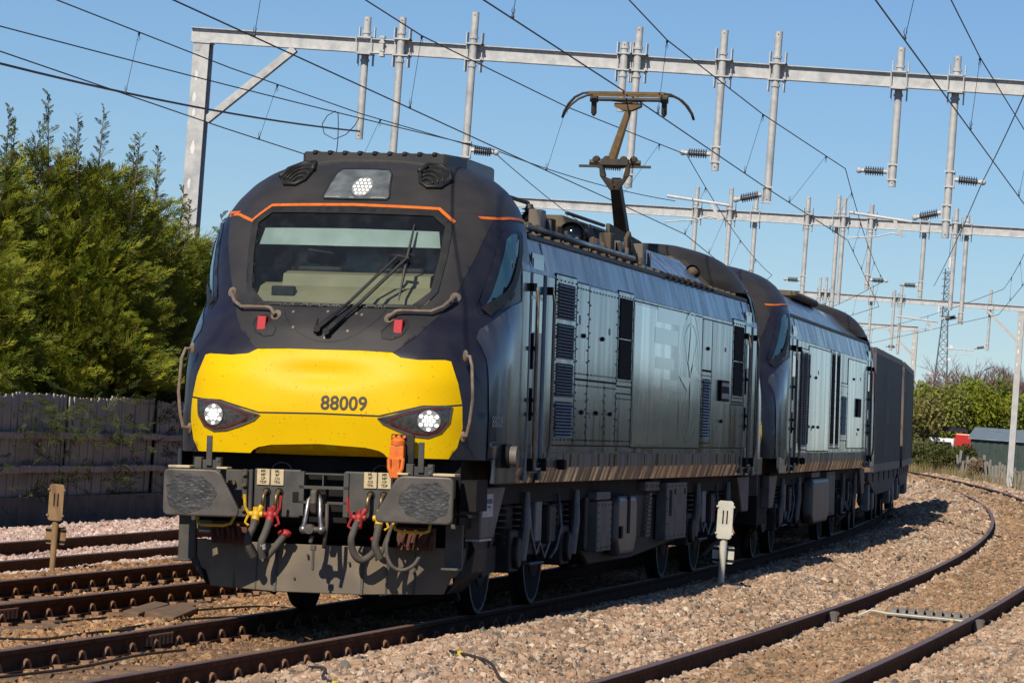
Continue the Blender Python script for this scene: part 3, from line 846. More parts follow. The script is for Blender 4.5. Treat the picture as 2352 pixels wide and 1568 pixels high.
def disc(x, z, r, off, n=20, rz=None, fn=None):
    fn = fn or front
    rz = rz or r
    pts = [(x + r * math.cos(2 * math.pi * i / n), z + rz * math.sin(2 * math.pi * i / n)) for i in range(n)]
    mb = MB(); mb.add([fn(x, z, off)] + [fn(a, b, off) for a, b in pts], [(0, 1 + i, 1 + (i + 1) % n) for i in range(n)])
    return mb

WS_OUT = sym([(0, 3.425), (.71, 3.42), (.855, 3.30), (.845, 3.01), (.81, 2.73), (.70, 2.585), (0, 2.58)])
WS_GL = sym([(0, 3.375), (.685, 3.37), (.795, 3.28), (.787, 3.02), (.752, 2.73), (.625, 2.615), (0, 2.605)])
YEL_UP = sym([(0, 2.22), (.30, 2.22), (.56, 2.212), (.635, 2.172), (.78, 2.158), (.98, 2.165), (1.025, 2.155), (1.09, 1.98), (1.125, 1.81), (1.0, 1.795), (.84, 1.79), (.69, 1.75), (.50, 1.700), (0, 1.706)])
YEL_LO = sym([(0, 1.696), (.50, 1.69), (.69, 1.74), (.84, 1.78), (1.0, 1.785), (1.127, 1.80), (1.135, 1.62), (1.10, 1.46), (1.04, 1.365), (.565, 1.365), (.545, 1.39), (.50, 1.415), (.39, 1.437), (0, 1.455)])
SCOOP = sym([(0, 1.453), (.39, 1.435), (.50, 1.413), (.545, 1.388), (.562, 1.365), (0, 1.362)])
CHAR = sym([(0, 3.40), (.8, 3.40), (1.13, 3.37), (1.10, 3.22), (1.055, 3.04), (.97, 2.78), (.885, 2.575), (.735, 2.36), (.575, 2.216), (0, 2.224)])
LAMP = [(1.06, 1.785), (.99, 1.79), (.845, 1.775), (.715, 1.74), (.605, 1.70), (.49, 1.675), (.535, 1.635), (.64, 1.59), (.775, 1.545), (.89, 1.535), (.985, 1.575), (1.045, 1.66)]

def rounded(P, R, n=5):
    out = []; k = len(P)
    for i in range(k):
        p = Vector(P[i]); a = (Vector(P[i - 1]) - p).normalized(); b = (Vector(P[(i + 1) % k]) - p).normalized()
        A, B = p + a * R[i], p + b * R[i]
        for j in range(n + 1):
            t = j / n; out.append(tuple(A * (1 - t) ** 2 + p * 2 * t * (1 - t) + B * t * t))
    return out

class LP:
    """adds parts to one vehicle; geometry is written with y measured from the front buffers"""
    def __init__(s, root, half): s.root = root; s.half = half
    def __call__(s, name, mb, m, parent=None, smooth=False, bevel=0.0, seg=1, label=None, rear=False, mesh=None):
        if mesh is not None: o = link(name, mesh, m, parent or s.root, smooth, bevel, seg, label=label, fix=False)
        else: o = part(name, mb, m, parent or s.root, smooth, bevel, seg, label)
        if parent is None:
            if rear: o.rotation_euler = (0, 0, math.pi); o.location = (0, s.half, 0)
            else: o.location = (0, -s.half, 0)
        return o

def nose_shells():
    U = [math.pi * i / 64 for i in range(65)]
    def shell(zs, close, hole):
        mb = MB(); V = []; n = 0
        rows = []
        for z in zs:
            row = []
            for u in U:
                c, s_ = math.cos(u), math.sin(u)
                NE = NEx(z); x = hw(z) * math.copysign(abs(c) ** (2 / NE), c); q = abs(s_) ** (2 / NE)
                y = ysd(z) - (ysd(z) - yf(z)) * q
                if abs(x) < hw(z) * .97: y = F(x, z)
                row.append((x, y, z))
            if close:
                m_ = 16
                for i in range(1, m_):
                    a = math.pi * i / m_
                    row.append((-hw(z) * math.cos(a), ysd(z) + .75 * math.sin(a), z))
            rows.append(row); n = len(row)
        for r in rows: V += r
        f = []
        for i in range(len(zs) - 1):
            for j in range(n if close else n - 1):
                a, b = i * n + j, i * n + (j + 1) % n
                q = (a, b, b + n, a + n)
                if hole and j < 64:
                    cx = sum(V[k][0] for k in q) / 4; cz = sum(V[k][2] for k in q) / 4
                    if inside((cx, cz), hole[0]) or inside((cx, cz), hole[1]): continue
                f.append(q)
        if close: f.append(tuple(range((len(zs) - 1) * n, len(zs) * n)))
        return mb.add(V, f)
    shrink = [(x * 1.03, 3.0 + (z - 3.0) * (1.06 if z < 3 else 1.0)) for x, z in WS_OUT]
    lo = shell(list(np.arange(1.36, 3.40, .03)) + [3.405], False, (shrink, SCOOP))
    zs = list(np.arange(3.37, 3.80, .025)) + [3.81, 3.83, 3.85, 3.865, 3.88, 3.89, 3.90, 3.907, 3.91]
    hi = shell(zs, True, (shrink, SCOOP))
    return lo, hi
NLO, NHI = nose_shells()

def make_nose(P, rear=False, full=True):
    kw = dict(rear=rear)
    P('nose_shell', NLO, 'navy', smooth=50, **kw)
    P('cab_roof_dome', NHI, 'charcoal', smooth=50, **kw)
    P('charcoal_mask', patch(CHAR, .006, .035, (WS_OUT,)), 'charcoal', smooth=True, **kw)
    P('upper_yellow_panel', patch(YEL_UP, .008, .045), 'yellow', smooth=True, **kw)
    P('lower_yellow_panel', patch(YEL_LO, .008, .045), 'yellow', smooth=True, **kw)
    P('orange_stripe', ribbon([(-1.15, 3.352), (-1.08, 3.362), (-1.02, 3.358), (-.865, 3.30), (-.715, 3.437), (0, 3.452), (.715, 3.437), (.86, 3.325)], .024, .009), 'orange', **kw)
    for sg in (1, -1):
        fn = lambda y, z, off: (sg * (X_of(y, z) + off), y, z)
        P('side_orange_stripe', ribbon([(1.60, 3.378), (1.80, 3.382), (2.0, 3.398), (2.3, 3.405), (2.5, 3.40)], .022, .008, fn), 'orange', **kw)
        wf = P('side_window_frame', sidepatch([(1.66, 3.22), (1.84, 3.31), (2.14, 3.32), (2.10, 3.10), (1.86, 2.80), (1.66, 2.67), (1.18, 2.55), (1.22, 2.62)], .006, .06, sg), 'navy', smooth=True, **kw)
        P('side_window_pane', sidepatch([(1.86, 3.255), (2.05, 3.275), (1.86, 3.05), (1.66, 2.84), (1.54, 2.74), (1.27, 2.60), (1.39, 2.72), (1.56, 2.96), (1.74, 3.20)], .010, .06, sg), 'sideglass', parent=wf, smooth=True)
        P('side_window_seal', ribbon([(2.08, 3.285), (1.93, 3.06), (1.74, 2.835), (1.60, 2.735), (1.25, 2.585)], .075, .022, fn), 'black', parent=wf)
        P('cab_side_panel', sidepatch([(.93, 1.365), (.93, 2.36), (1.02, 2.43), (1.68, 2.645), (1.99, 2.70), (1.99, 1.365)], .008, .08, sg), 'bodyside', smooth=True, **kw)
        P('lower_nose_panel', sidepatch([(.56, 1.40), (.56, 1.74), (.90, 1.75), (.90, 1.365), (.60, 1.365)], .006, .08, sg), 'navy', smooth=True, **kw)
        q = MB(); q.bx(sg * 1.30, sg * 1.338, .98, 2.0, 1.165, 1.38); P('apron', q, 'bodyside', bevel=.01, **kw)
    # windscreen, frame and what is seen through it
    P('windscreen_frame', patch(WS_OUT, .020, .025, (WS_GL,)), 'black', smooth=True, **kw)
    P('windscreen', patch(WS_GL, .004, .05), 'glass', smooth=True, **kw)
    q = MB(); q.px([(1.02, 2.595), (1.04, 2.66), (1.16, 2.75), (1.36, 2.79), (1.50, 2.77), (1.5, 2.4), (1.05, 2.4)], -.72, .74); desk = P('cab_desk', q, 'desk', smooth=30, **kw)
    q = MB(); q.px([(1.22, 2.76), (1.26, 2.86), (1.42, 2.89), (1.52, 2.86), (1.52, 2.7)], -.55, .70); P('desk_hood', q, 'desk', parent=desk, smooth=30)
    q = MB(); q.bx(-.60, -.40, 1.045, 1.10, 2.66, 2.75); P('desk_display', q, 'black', parent=desk, bevel=.01)
    P('sun_blind', patch(sym([(0, 3.245), (.74, 3.24), (.77, 3.10), (0, 3.095)]), -.06, .08), 'blind', **kw)
    q = MB(); q.bx(-1.1, 1.1, 2.05, 2.08, 2.3, 3.5); q.bx(-1.0, 1.0, 1.1, 2.05, 2.36, 2.40); q.bx(-1.04, -1.0, 1.6, 2.05, 2.4, 3.3); q.bx(1.0, 1.04, 1.6, 2.05, 2.4, 3.3)
    P('cab_lining', q, 'cabdark', **kw)
    for x in (-.35, .35):
        q = MB(); q.bx(x - .2, x + .2, 1.72, 1.84, 2.4, 2.95); q.bx(x - .12, x + .12, 1.74, 1.82, 2.97, 3.12); P('cab_seat', q, 'under', bevel=.03, seg=2, **kw)
    # headlamps
    for mirror in (False, True):
        pl = mir(LAMP) if mirror else LAMP; sx = -1 if mirror else 1
        h = P('headlamp', patch(pl, .013, .04), 'lamphouse', smooth=True, **kw)
        P('bezel', ribbon(pl, .016, .017, closed=True), 'grime', parent=h)
        ins = [(.995, 1.768), (.845, 1.752), (.715, 1.717), (.60, 1.672), (.585, 1.655), (.66, 1.612), (.78, 1.567), (.885, 1.557), (.97, 1.59), (1.02, 1.66)]
        ins = [(sx * a, b) for a, b in ins]
        P('red_strip', ribbon(ins, .011, .018), 'redline', parent=h)
        P('reflector', disc(sx * .895, 1.668, .088, .022), 'reflector', parent=h)
        q = MB()
        for a, b in [(0, 0)] + [(.036 * math.cos(k * math.pi / 3), .036 * math.sin(k * math.pi / 3)) for k in range(6)] + [(.068 * math.cos(k * math.pi / 3 + .5), .068 * math.sin(k * math.pi / 3 + .5)) for k in range(6)]:
            d = disc(sx * .895 + a, 1.668 + b, .0155, .028, 10); q.add(d.v, d.f)
        P('led_cluster', q, 'lamp', parent=h)
    # roof lamp
    tl = P('roof_lamp_panel', patch(sym([(0, 3.782), (.20, 3.778), (.235, 3.74), (.282, 3.53), (.27, 3.505), (0, 3.503)]), .014, .03), 'lampglass', smooth=True, **kw)
    P('rim', ribbon(sym([(0, 3.782), (.20, 3.778), (.235, 3.74), (.282, 3.53), (.27, 3.505), (0, 3.503)]), .012, .018, closed=True), 'black', parent=tl)
    P('reflector', disc(.03, 3.615, .088, .022, 24), 'reflector', parent=tl)
    q = MB()
    for i in range(-2, 3):
        for j in range(-2, 3):
            a, b = (i + .5 * (j % 2)) * .034, j * .030
            if a * a + b * b < .0062: d = disc(.03 + a, 3.615 + b, .0135, .028, 8); q.add(d.v, d.f)
    P('led_cluster', q, 'lampdim', parent=tl)
    if not full: return
    # scoop under the yellow panel
    P('scoop', patch(SCOOP, 0, .04, (), lambda x, z: (x, F(x, z) + .16 * max(0, (1.455 - z)) / .1 - .006, z)), 'yellow', smooth=True, **kw)
    # seam and wiper cover outline
    P('panel_seam', ribbon([(-1.125, 1.805), (-1.0, 1.79), (-.84, 1.785), (-.69, 1.745), (-.50, 1.695), (0, 1.701), (.50, 1.695), (.69, 1.745), (.84, 1.785), (1.0, 1.79), (1.125, 1.805)], .013, .0095), 'black', **kw)
    P('wiper_cover_seam', ribbon([(-.43, 2.565), (-.39, 2.49), (-.33, 2.425), (-.25, 2.36), (-.15, 2.31), (-.05, 2.287), (.05, 2.287), (.15, 2.31), (.25, 2.36), (.33, 2.425), (.39, 2.49), (.43, 2.565)], .010, .008), 'black', **kw)
    q = MB()
    for x, z in ((-.34, 2.53), (-.30, 2.40), (-.05, 2.54), (.19, 2.53), (.16, 2.38), (.24, 2.52), (-.02, 2.32)): d = disc(x, z, .011, .008, 8); q.add(d.v, d.f)
    P('cover_bolt', q, 'railsteel', **kw)
    # windscreen wiper
    def off(pts, o): return [front(x, z, o) for x, z in pts]
    def lin(a, b, n=8): return [(a[0] + (b[0] - a[0]) * i / n, a[1] + (b[1] - a[1]) * i / n) for i in range(n + 1)]
    w = MB(); w.tube(off(lin((-.08, 2.39), (.46, 3.01)), .075), .013, 6); w.tube(off(lin((.0, 2.37), (.54, 3.0)), .075), .015, 6)
    wp = P('windscreen_wiper', w, 'black', **kw)
    w = MB(); w.tube(off([(.45, 3.02), (.56, 3.0)], .075), .012, 6); P('link_bar', w, 'under', parent=wp)
    w = MB(); w.tube(off(lin((.555, 3.29), (.515, 2.65)), .035), [.006, .010, .012, .014, .015, .014, .012, .010, .006], 6); P('blade', w, 'black', parent=wp)
    w = MB(); w.tube([front(-.08, 2.39, 0), front(-.08, 2.39, .09)], .028, 10); w.tube([front(.0, 2.37, 0), front(.0, 2.37, .09)], .028, 10)
    w.tube(off([(-.11, 2.36), (-.11, 2.48)], .03), .007, 6); P('spindle', w, 'under', parent=wp)
    w = MB(); w.tube(off(lin((-.08, 2.39), (.03, 2.51), 2), .07), .026, 6); w.tube(off(lin((.0, 2.37), (.11, 2.50), 2), .07), .026, 6); P('arm_head', w, 'black', parent=wp)
    # red marker lights in dark recesses
    for sx in (-1, 1):
        pl = [(.65, 2.43), (.63, 2.485), (.55, 2.503), (.50, 2.46), (.44, 2.385), (.455, 2.33), (.53, 2.318), (.61, 2.355)]
        pl = [(sx * a, b) for a, b in pl]
        m_ = P('marker_light', patch(pl if sx > 0 else pl[::-1], .008, .04), 'black', smooth=True, **kw)
        P('recess_rim', ribbon(pl, .010, .012, closed=True), 'under', parent=m_)
        q = MB(); y0 = F(.57, 2.43)
        q.hexa([(sx * .57 - .037, y0 - .06, 2.37), (sx * .57 + .037, y0 - .06, 2.37), (sx * .57 + .037, y0 + .02, 2.37), (sx * .57 - .037, y0 + .02, 2.37),
                (sx * .57 - .037, y0 - .03, 2.485), (sx * .57 + .037, y0 - .03, 2.485), (sx * .57 + .037, y0 + .05, 2.485), (sx * .57 - .037, y0 + .05, 2.485)])
        P('red_lens', q, 'redlens', parent=m_, bevel=.006, seg=2)
        # handrail below the windscreen
        q = MB(); hp = [(.945, 2.69, 0), (.945, 2.69, .07), (.875, 2.605, .085), (.795, 2.562, .085), (.56, 2.562, .085), (.525, 2.555, .08), (.475, 2.50, .07), (.475, 2.50, 0)]
        q.tube([front(sx * a, b, c) for a, b, c in hp], .0155, 8); hr = P('front_handrail', q, 'railsteel', smooth=40, **kw)
        q = MB()
        for a, b in ((.945, 2.69), (.475, 2.50)):
            d = disc(sx * a, b, .042, .014, 12); q.add(d.v, d.f)
            d = disc(sx * a, b, .03, .02, 12); q.add(d.v, d.f)
        P('flange', q, 'railsteel', parent=hr)
        q = MB(); q.tube([(sx * 1.13, .62, 2.20), (sx * 1.185, .55, 2.20), (sx * 1.21, .53, 2.12), (sx * 1.225, .52, 1.85), (sx * 1.205, .52, 1.66), (sx * 1.18, .53, 1.56), (sx * 1.13, .60, 1.55)], .0135, 8)
        sr = P('corner_grab_rail', q, 'railsteel', smooth=40, **kw)
        q = MB(); q.ball((sx * 1.14, .60, 2.205), .035, 8, 6, (.7, .7, 1.4)); q.ball((sx * 1.14, .60, 1.55), .035, 8, 6, (.7, .7, 1.3)); P('flange', q, 'railsteel', parent=sr)
        # horn grilles
        hg = [(.735, 3.70), (.70, 3.775), (.60, 3.835), (.49, 3.84), (.46, 3.77), (.50, 3.67), (.565, 3.63), (.67, 3.632)]
        hg = [(sx * a, b) for a, b in hg]
        h = P('horn_grille', patch(hg if sx < 0 else hg[::-1], .012, .05), 'black', smooth=True, **kw)
        q = MB(); q.tube([front(a, b, .035) for a, b in hg] + [front(*hg[0], .035)], .016, 6); q.tube([front(a, b, .075) for a, b in hg[:5]], .02, 6); P('hood', q, 'black', parent=h, smooth=True)
        q = MB()
        for rr in (.06, .10, .14, .18):
            pts = []
            for k in range(9):
                a = math.radians(15 + k * 18) ; x = .565 + rr * math.cos(a) * .95 - .02; z = 3.645 + rr * math.sin(a)
                if inside((sx * x, z), hg): pts.append(front(sx * x, z, .028))
            if len(pts) > 1: q.tube(pts, .010, 6)
        P('grille_rib', q, 'under', parent=h, smooth=True)
    # painted number
    me = map_mesh(text_mesh('88009', .158, .98, .0035), lambda u, v: front(.012 + u, 1.737 + v, .0115))
    P('number', None, 'numblack', mesh=me, label='dark numerals 88009 on the yellow front', **kw)

def rows_bolts(y0, y1, z0, z1, x, n, m, r=.011):
    q = MB(); sg = 1 if x > 0 else -1
    def dot(y, z):
        q.add([(x + sg * .009, y, z)] + [(x, y + r * math.cos(k * math.pi / 3), z + r * math.sin(k * math.pi / 3)) for k in range(6)], [(0, 1 + k, 1 + (k + 1) % 6) for k in range(6)])
    for i in range(n):
        y = y0 + (y1 - y0) * i / max(1, n - 1); dot(y, z0); dot(y, z1)
    for j in range(1, m):
        z = z0 + (z1 - z0) * j / m; dot(y0, z); dot(y1, z)
    return q

MT['bodyside'] = mat('grimy_blue_grey_side', (.034, .041, .056), (.085, .092, .108), 2.2, stretch=(2, 1.6, .14), rough=.13, rough2=.30, spec=.5, coat=.2, lo=.38, hi=.70, c3=(.20, .21, .20), p3=(.60, .78), scale3=2.6)
MT['livery'] = mat('streaked_livery_panel', (.07, .105, .09), (.24, .29, .26), 3, stretch=(1, 1.0, .07), rough=.26, rough2=.10, spec=.6, lo=.45, hi=.62, coat=.6, c3=(.05, .085, .075), p3=(.55, .7), scale3=3)  # streaks are livery with some sky reflection painted in
MT['green'] = mat('faded_green_livery', (.06, .165, .12), (.24, .32, .28), 3, stretch=(1, 1.2, .12), rough=.22, coat=.8, lo=.46, hi=.68)
MT['star'] = mat('pale_compass_livery', (.26, .32, .31), (.42, .47, .45), 6, stretch=(1, 3, .2), rough=.25, coat=.8)
MT['pillar'] = mat('pale_worn_pillar', (.22, .25, .28), (.12, .14, .16), 3, stretch=(1, 1, .4), rough=.3, spec=.6)  # pale tone paints the bright highlights of the door pillars
MT['palestreak'] = mat('pale_streaked_paint', (.16, .21, .18), (.70, .74, .68), 3.0, stretch=(1, 1.0, .05), rough=.30, rough2=.08, spec=.7, lo=.42, hi=.60, coat=1.0)  # pale livery streaks, with the side's sky reflection put into the colour
MT['meshgrille'] = mat('black_mesh_grille', (.006, .007, .010), (.012, .013, .018), 200, rough=.8, spec=.1)
MT['cantrail'] = mat('dusty_blue_cantrail', (.035, .050, .080), (.085, .10, .115), 2, stretch=(2, 1.6, .3), rough=.13, rough2=.3, spec=.6)

def make_body(P, kind):
    B = 1.345
    def seg(y0, y1, w, name='body'):
        q = MB(); q.prism([(-w, y0, 1.43), (w, y0, 1.43), (w, y0, 2.96), (1.27, y0, 3.25), (-1.27, y0, 3.25), (-w, y0, 2.96)], 0, (0, y1 - y0, 0))
        P(name, q, 'bodyside', bevel=.006)
        q = MB(); q.prism([(-w + .05, y0, 1.165), (w - .05, y0, 1.165), (w - .006, y0, 1.30), (w - .002, y0, 1.429), (-w + .002, y0, 1.429), (-w + .006, y0, 1.30)], 0, (0, y1 - y0, 0))
        P('skirt', q, 'skirt', bevel=.004)
    MT.setdefault('skirt', mat('grimy_skirt', (.040, .044, .050), (.075, .073, .070), 2.4, stretch=(1, 1.9, .05), rough=.10, spec=.6, rough2=.55, detail=3, lo=.40, hi=.60))
    doors = ((2.40, 3.16), (17.34, 18.10))
    seg(1.99, 2.40, B); seg(2.40, 3.16, 1.325, 'vestibule'); seg(3.16, 17.34, B); seg(17.34, 18.10, 1.325, 'vestibule'); seg(18.10, 18.51, B)
    for y0, y1 in ((2.0, 2.40), (2.40, 3.16), (3.16, 5.1), (5.1, 8.25), (8.25, 13.75), (13.75, 17.3), (17.3, 18.5)):   # sloping cantrail sheets
        for sg in (-1, 1):
            q = MB(); q.prism([(sg * 1.350, y0 + .004, 2.965), (sg * 1.27, y0 + .004, 3.262), (sg * 1.23, y0 + .004, 3.262), (sg * 1.31, y0 + .004, 2.965)], 0, (0, y1 - y0 - .008, 0)); P('cantrail_sheet', q, 'cantrail')
    for sg in (-1, 1):
        q = MB(); q.bx(sg * 1.26, sg * 1.285, 2.6, 17.9, 3.263, 3.30); P('gutter', q, 'black')
        q = MB(); q.bx(sg * 1.18, sg * 1.255, 2.6, 17.9, 3.25, 3.295)
        P('roof_edge', q, 'cantrail')
    # doors with rails, windows and steps
    for y0, y1 in doors:
        for sg in (-1, 1):
            d = MB(); d.bx(sg * 1.32, sg * 1.334, y0 + .08, y1 - .08, 1.25, 3.14); dr = P('cab_door', d, 'bodyside', bevel=.006)
            q = MB(); q.bx(sg * 1.334, sg * 1.340, y0 + .13, y1 - .13, 2.77, 3.09); P('door_window', q, 'sideglass', parent=dr)
            q = MB(); q.bx(sg * 1.334, sg * 1.339, y0 + .13, y1 - .13, 2.46, 2.74); P('droplight', q, 'darkglass', parent=dr)
            q = MB(); q.bx(sg * 1.334, sg * 1.385, y0 + .24, y1 - .22, 1.28, 1.30); q.bx(sg * 1.334, sg * 1.345, y0 + .24, y1 - .22, 1.30, 1.50); P('footstep', q, 'steel', parent=dr)
            q = MB()
            for z in (2.30, 1.86, 1.74): q.bx(sg * 1.334, sg * 1.385, y0 + .04, y0 + .24, z, z + .035)
            q.bx(sg * 1.334, sg * 1.36, y0 + .10, y0 + .15, 2.14, 2.45); q.bx(sg * 1.334, sg * 1.36, y0 + .10, y0 + .15, 1.70, 1.98)
            P('door_handle', q, 'void', parent=dr, bevel=.004)
            for yy in (y0 - .035, y1 + .05):
                q = MB(); q.tube([(sg * 1.30, yy, 2.82), (sg * 1.40, yy, 2.82), (sg * 1.415, yy, 2.74), (sg * 1.415, yy, 1.52), (sg * 1.405, yy + (.08 if yy < y0 else -.08), 1.38), (sg * 1.33, yy + (.10 if yy < y0 else -.10), 1.33)], .0155, 8); r = P('door_handrail', q, 'railsteel', smooth=40)
                q = MB(); q.bx(sg * 1.345, sg * 1.40, yy - .022, yy + .022, 2.80, 2.87); q.bx(sg * 1.33, sg * 1.40, yy - .022 + (.09 if yy < y0 else -.09), yy + .03 + (.09 if yy < y0 else -.09), 1.27, 1.38); P('bracket', q, 'void', parent=r)
            for yy in (y0, y1):
                q = MB(); q.tube([(sg * 1.330, yy, 1.19), (sg * 1.330, yy, 2.95), (sg * 1.262, yy, 3.24)], .024, 10); P('door_pillar', q, 'pillar', smooth=40)
    X1 = B + .009
    def panel(y0, y1, z0, z1, m='bodyside', name='access_panel', bolts=(5, 7), sgs=(1,), bevel=.004):
        out = None
        for sg in sgs:
            q = MB(); q.bx(sg * (B - .005), sg * X1, y0 + .008, y1 - .008, z0, z1); o = P(name, q, m, bevel=bevel)
            if bolts: P('bolts', rows_bolts(y0 + .05, y1 - .05, z0 + .045, z1 - .045, sg * (X1 + .001), *bolts), 'void', parent=o)
            q = MB(); q.bx(sg * (B - .004), sg * (B + .003), y0 - .012, y1 + .012, z0 - .012, z1 + .012); P('seam', q, 'void', parent=o)
            out = o
        return out
    def louvres(o, y0, y1, z0, z1, n, sg=1, m='steel'):
        q = MB(); q.bx(sg * (X1 - .002), sg * (X1 + .002), y0, y1, z0, z1); P('louvre_backing', q, 'void', parent=o)
        q = MB(); h = (z1 - z0) / n
        for k in range(n):
            z = z0 + h * k
            q.hexa([(sg * (X1 + .002), y0, z), (sg * (X1 + .020), y0, z), (sg * (X1 + .020), y1, z), (sg * (X1 + .002), y1, z),
                    (sg * (X1 + .002), y0, z + h * .42), (sg * (X1 + .006), y0, z + h * .52), (sg * (X1 + .006), y1, z + h * .52), (sg * (X1 + .002), y1, z + h * .42)])
        P('louvre', q, m, parent=o)
    if kind == 'electric':
        o = panel(3.64, 4.76, 1.50, 3.0, bolts=(6, 14))
        for z0, z1 in ((1.57, 1.885), (1.925, 2.225), (2.265, 2.575), (2.615, 2.93)): louvres(o, 3.74, 4.66, z0, z1, 11)
        panel(4.79, 5.48, 2.105, 2.97); panel(4.79, 5.48, 1.50, 2.09)
        panel(5.51, 7.24, 2.105, 2.965, bolts=(10, 6)); panel(5.51, 6.50, 1.50, 2.09, bolts=(6, 4)); panel(6.52, 7.24, 1.50, 2.09)
        o = panel(7.27, 8.24, 2.08, 2.99, bolts=(6, 8))
        for z0, z1 in ((2.145, 2.53), (2.54, 2.93)):
            q = MB(); q.bx(X1, X1 + .008, 7.36, 8.15, z0, z1); P('mesh_grille', q, 'meshgrille', parent=o)
        panel(7.27, 8.24, 1.50, 2.0, bolts=(6, 4))
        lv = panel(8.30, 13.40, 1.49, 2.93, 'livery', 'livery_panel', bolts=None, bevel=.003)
        me = MB()
        for (a, b, c, d) in ((9.9, 12.0, 2.78, 2.93), (9.75, 11.45, 2.56, 2.72), (9.85, 11.2, 2.30, 2.42), (10.3, 11.5, 2.08, 2.20), (9.85, 11.3, 1.80, 1.95), (10.6, 12.2, 1.50, 1.58)):
            me.add([(X1 + .003, a, c), (X1 + .003, b, c), (X1 + .003, b, d), (X1 + .003, a, d)], [(0, 1, 2, 3)])
        P('green_block', me, 'green', parent=lv)
        q = MB(); q.add([(X1 + .0015, 8.36, 1.52), (X1 + .0015, 10.9, 1.52), (X1 + .0015, 10.9, 2.90), (X1 + .0015, 8.36, 2.90)], [(0, 1, 2, 3)]); P('pale_streak_paint', q, 'palestreak', parent=lv)  # overlay of pale livery and painted sky reflection
        cy, cz = 12.5, 2.25
        me = MB(); Rr = .70
        for k in range(4):
            a = k * math.pi / 2 + math.pi / 2
            tip = (math.cos(a), math.sin(a)); l = (math.cos(a + .79) * .22, math.sin(a + .79) * .22); r_ = (math.cos(a - .79) * .22, math.sin(a - .79) * .22)
            me.add([(X1 + .006, cy, cz), (X1 + .006, cy + tip[0] * .88, cz + tip[1] * Rr), (X1 + .006, cy + l[0] * 1.2, cz + l[1])], [(0, 1, 2)])
        P('compass_star', me, 'star', parent=lv)
        me = MB(); 
        for rr in (.58, .70):
            pts = [(cy + rr * 1.24 * math.cos(a * math.pi / 30), cz + rr * math.sin(a * math.pi / 30)) for a in range(60)]
            rb = ribbon(pts, .018, .005, lambda y, z, o_: (X1 + o_, y, z), .2, True); me.add(rb.v, rb.f)
        for k in range(4):
            a = k * math.pi / 2 + math.pi / 4
            rb = ribbon([(cy, cz), (cy + .8 * math.cos(a), cz + .62 * math.sin(a))], .02, .0055, lambda y, z, o_: (X1 + o_, y, z), .2); me.add(rb.v, rb.f)
        P('compass_ring', me, 'star', parent=lv)
        panel(13.45, 14.25, 2.36, 2.92, bolts=None); o = panel(13.45, 14.25, 1.50, 2.34, bolts=(5, 10)); louvres(o, 13.56, 14.14, 1.60, 2.26, 20)
        panel(14.28, 16.08, 1.50, 2.92, bolts=None)
        o = panel(16.13, 17.22, 2.04, 3.0, bolts=(6, 8))
        for z0, z1 in ((2.11, 2.51), (2.52, 2.93)):
            q = MB(); q.bx(X1, X1 + .008, 16.24, 17.12, z0, z1); P('mesh_grille', q, 'meshgrille', parent=o)
        panel(16.13, 17.22, 1.50, 2.0, bolts=None)
        q = MB(); q.bx(X1, X1 + .03, 14.95, 15.68, 2.03, 2.27); o = P('nameplate', q, 'void', bevel=.006)
        q = MB(); q.bx(X1 + .03, X1 + .034, 15.0, 15.63, 2.06, 2.12); q.bx(X1 + .03, X1 + .034, 15.0, 15.63, 2.20, 2.24); P('plate_letters', q, 'fade', parent=o)
    else:
        o = panel(3.75, 5.0, 1.48, 2.86, bolts=(6, 14)); louvres(o, 3.82, 4.36, 1.53, 2.80, 34); louvres(o, 4.40, 4.94, 1.53, 2.80, 34)
        q = MB()
        for y in (4.0, 4.25, 4.7): q.tube([(X1 + .03, y, 1.56), (X1 + .03, y + .12, 2.8)], .012, 6)
        P('grille_stay', q, 'railsteel', parent=o)
        panel(5.05, 9.0, 1.46, 2.92, 'bodygrey', bolts=None); panel(9.1, 11.2, 1.50, 2.96, bolts=None, m='bodygrey')
        for y0 in (9.2, 10.2):
            o = panel(y0, y0 + .75, 1.50, 2.96, bolts=(3, 10)); q = MB(); q.bx(X1, X1 + .008, y0 + .1, y0 + .65, 1.56, 2.9); P('mesh_grille', q, 'meshgrille', parent=o)
        o = panel(11.25, 12.6, 1.62, 2.5, bolts=(4, 8)); louvres(o, 11.4, 12.4, 1.7, 2.3, 20)
        panel(12.7, 16.9, 1.50, 2.9, 'bodygrey', bolts=None)
        q = MB(); q.bx(X1, X1 + .03, 14.6, 15.4, 2.0, 2.3); P('nameplate', q, 'void', bevel=.006)
    for y, z, w_, h_ in ((5.7, 1.75, .10, .05), (6.7, 2.55, .08, .06), (14.9, 1.7, .14, .05), (15.4, 2.6, .1, .05), (4.95, 2.6, .06, .08)):
        q = MB(); q.bx(X1 + .001, X1 + .004, y, y + w_, z, z + h_); P('side_label', q, 'fade')
    for y, z in ((5.2, 1.8), (6.05, 1.8), (6.9, 1.8), (5.2, 2.5), (6.3, 2.5), (13.9, 2.6), (15.2, 1.8)):
        q = MB(); q.cyl((X1, y, z), (X1 + .018, y, z), .022, 10); q.bx(X1 + .008, X1 + .02, y - .05, y + .05, z - .008, z + .008); P('panel_lock', q, 'void')
    for sg in (-1, 1):
        q = MB(); q.bx(sg * B, sg * (B + .07), 4.0, 4.13, 1.28, 1.37); P('lamp_iron', q, 'void', bevel=.01)

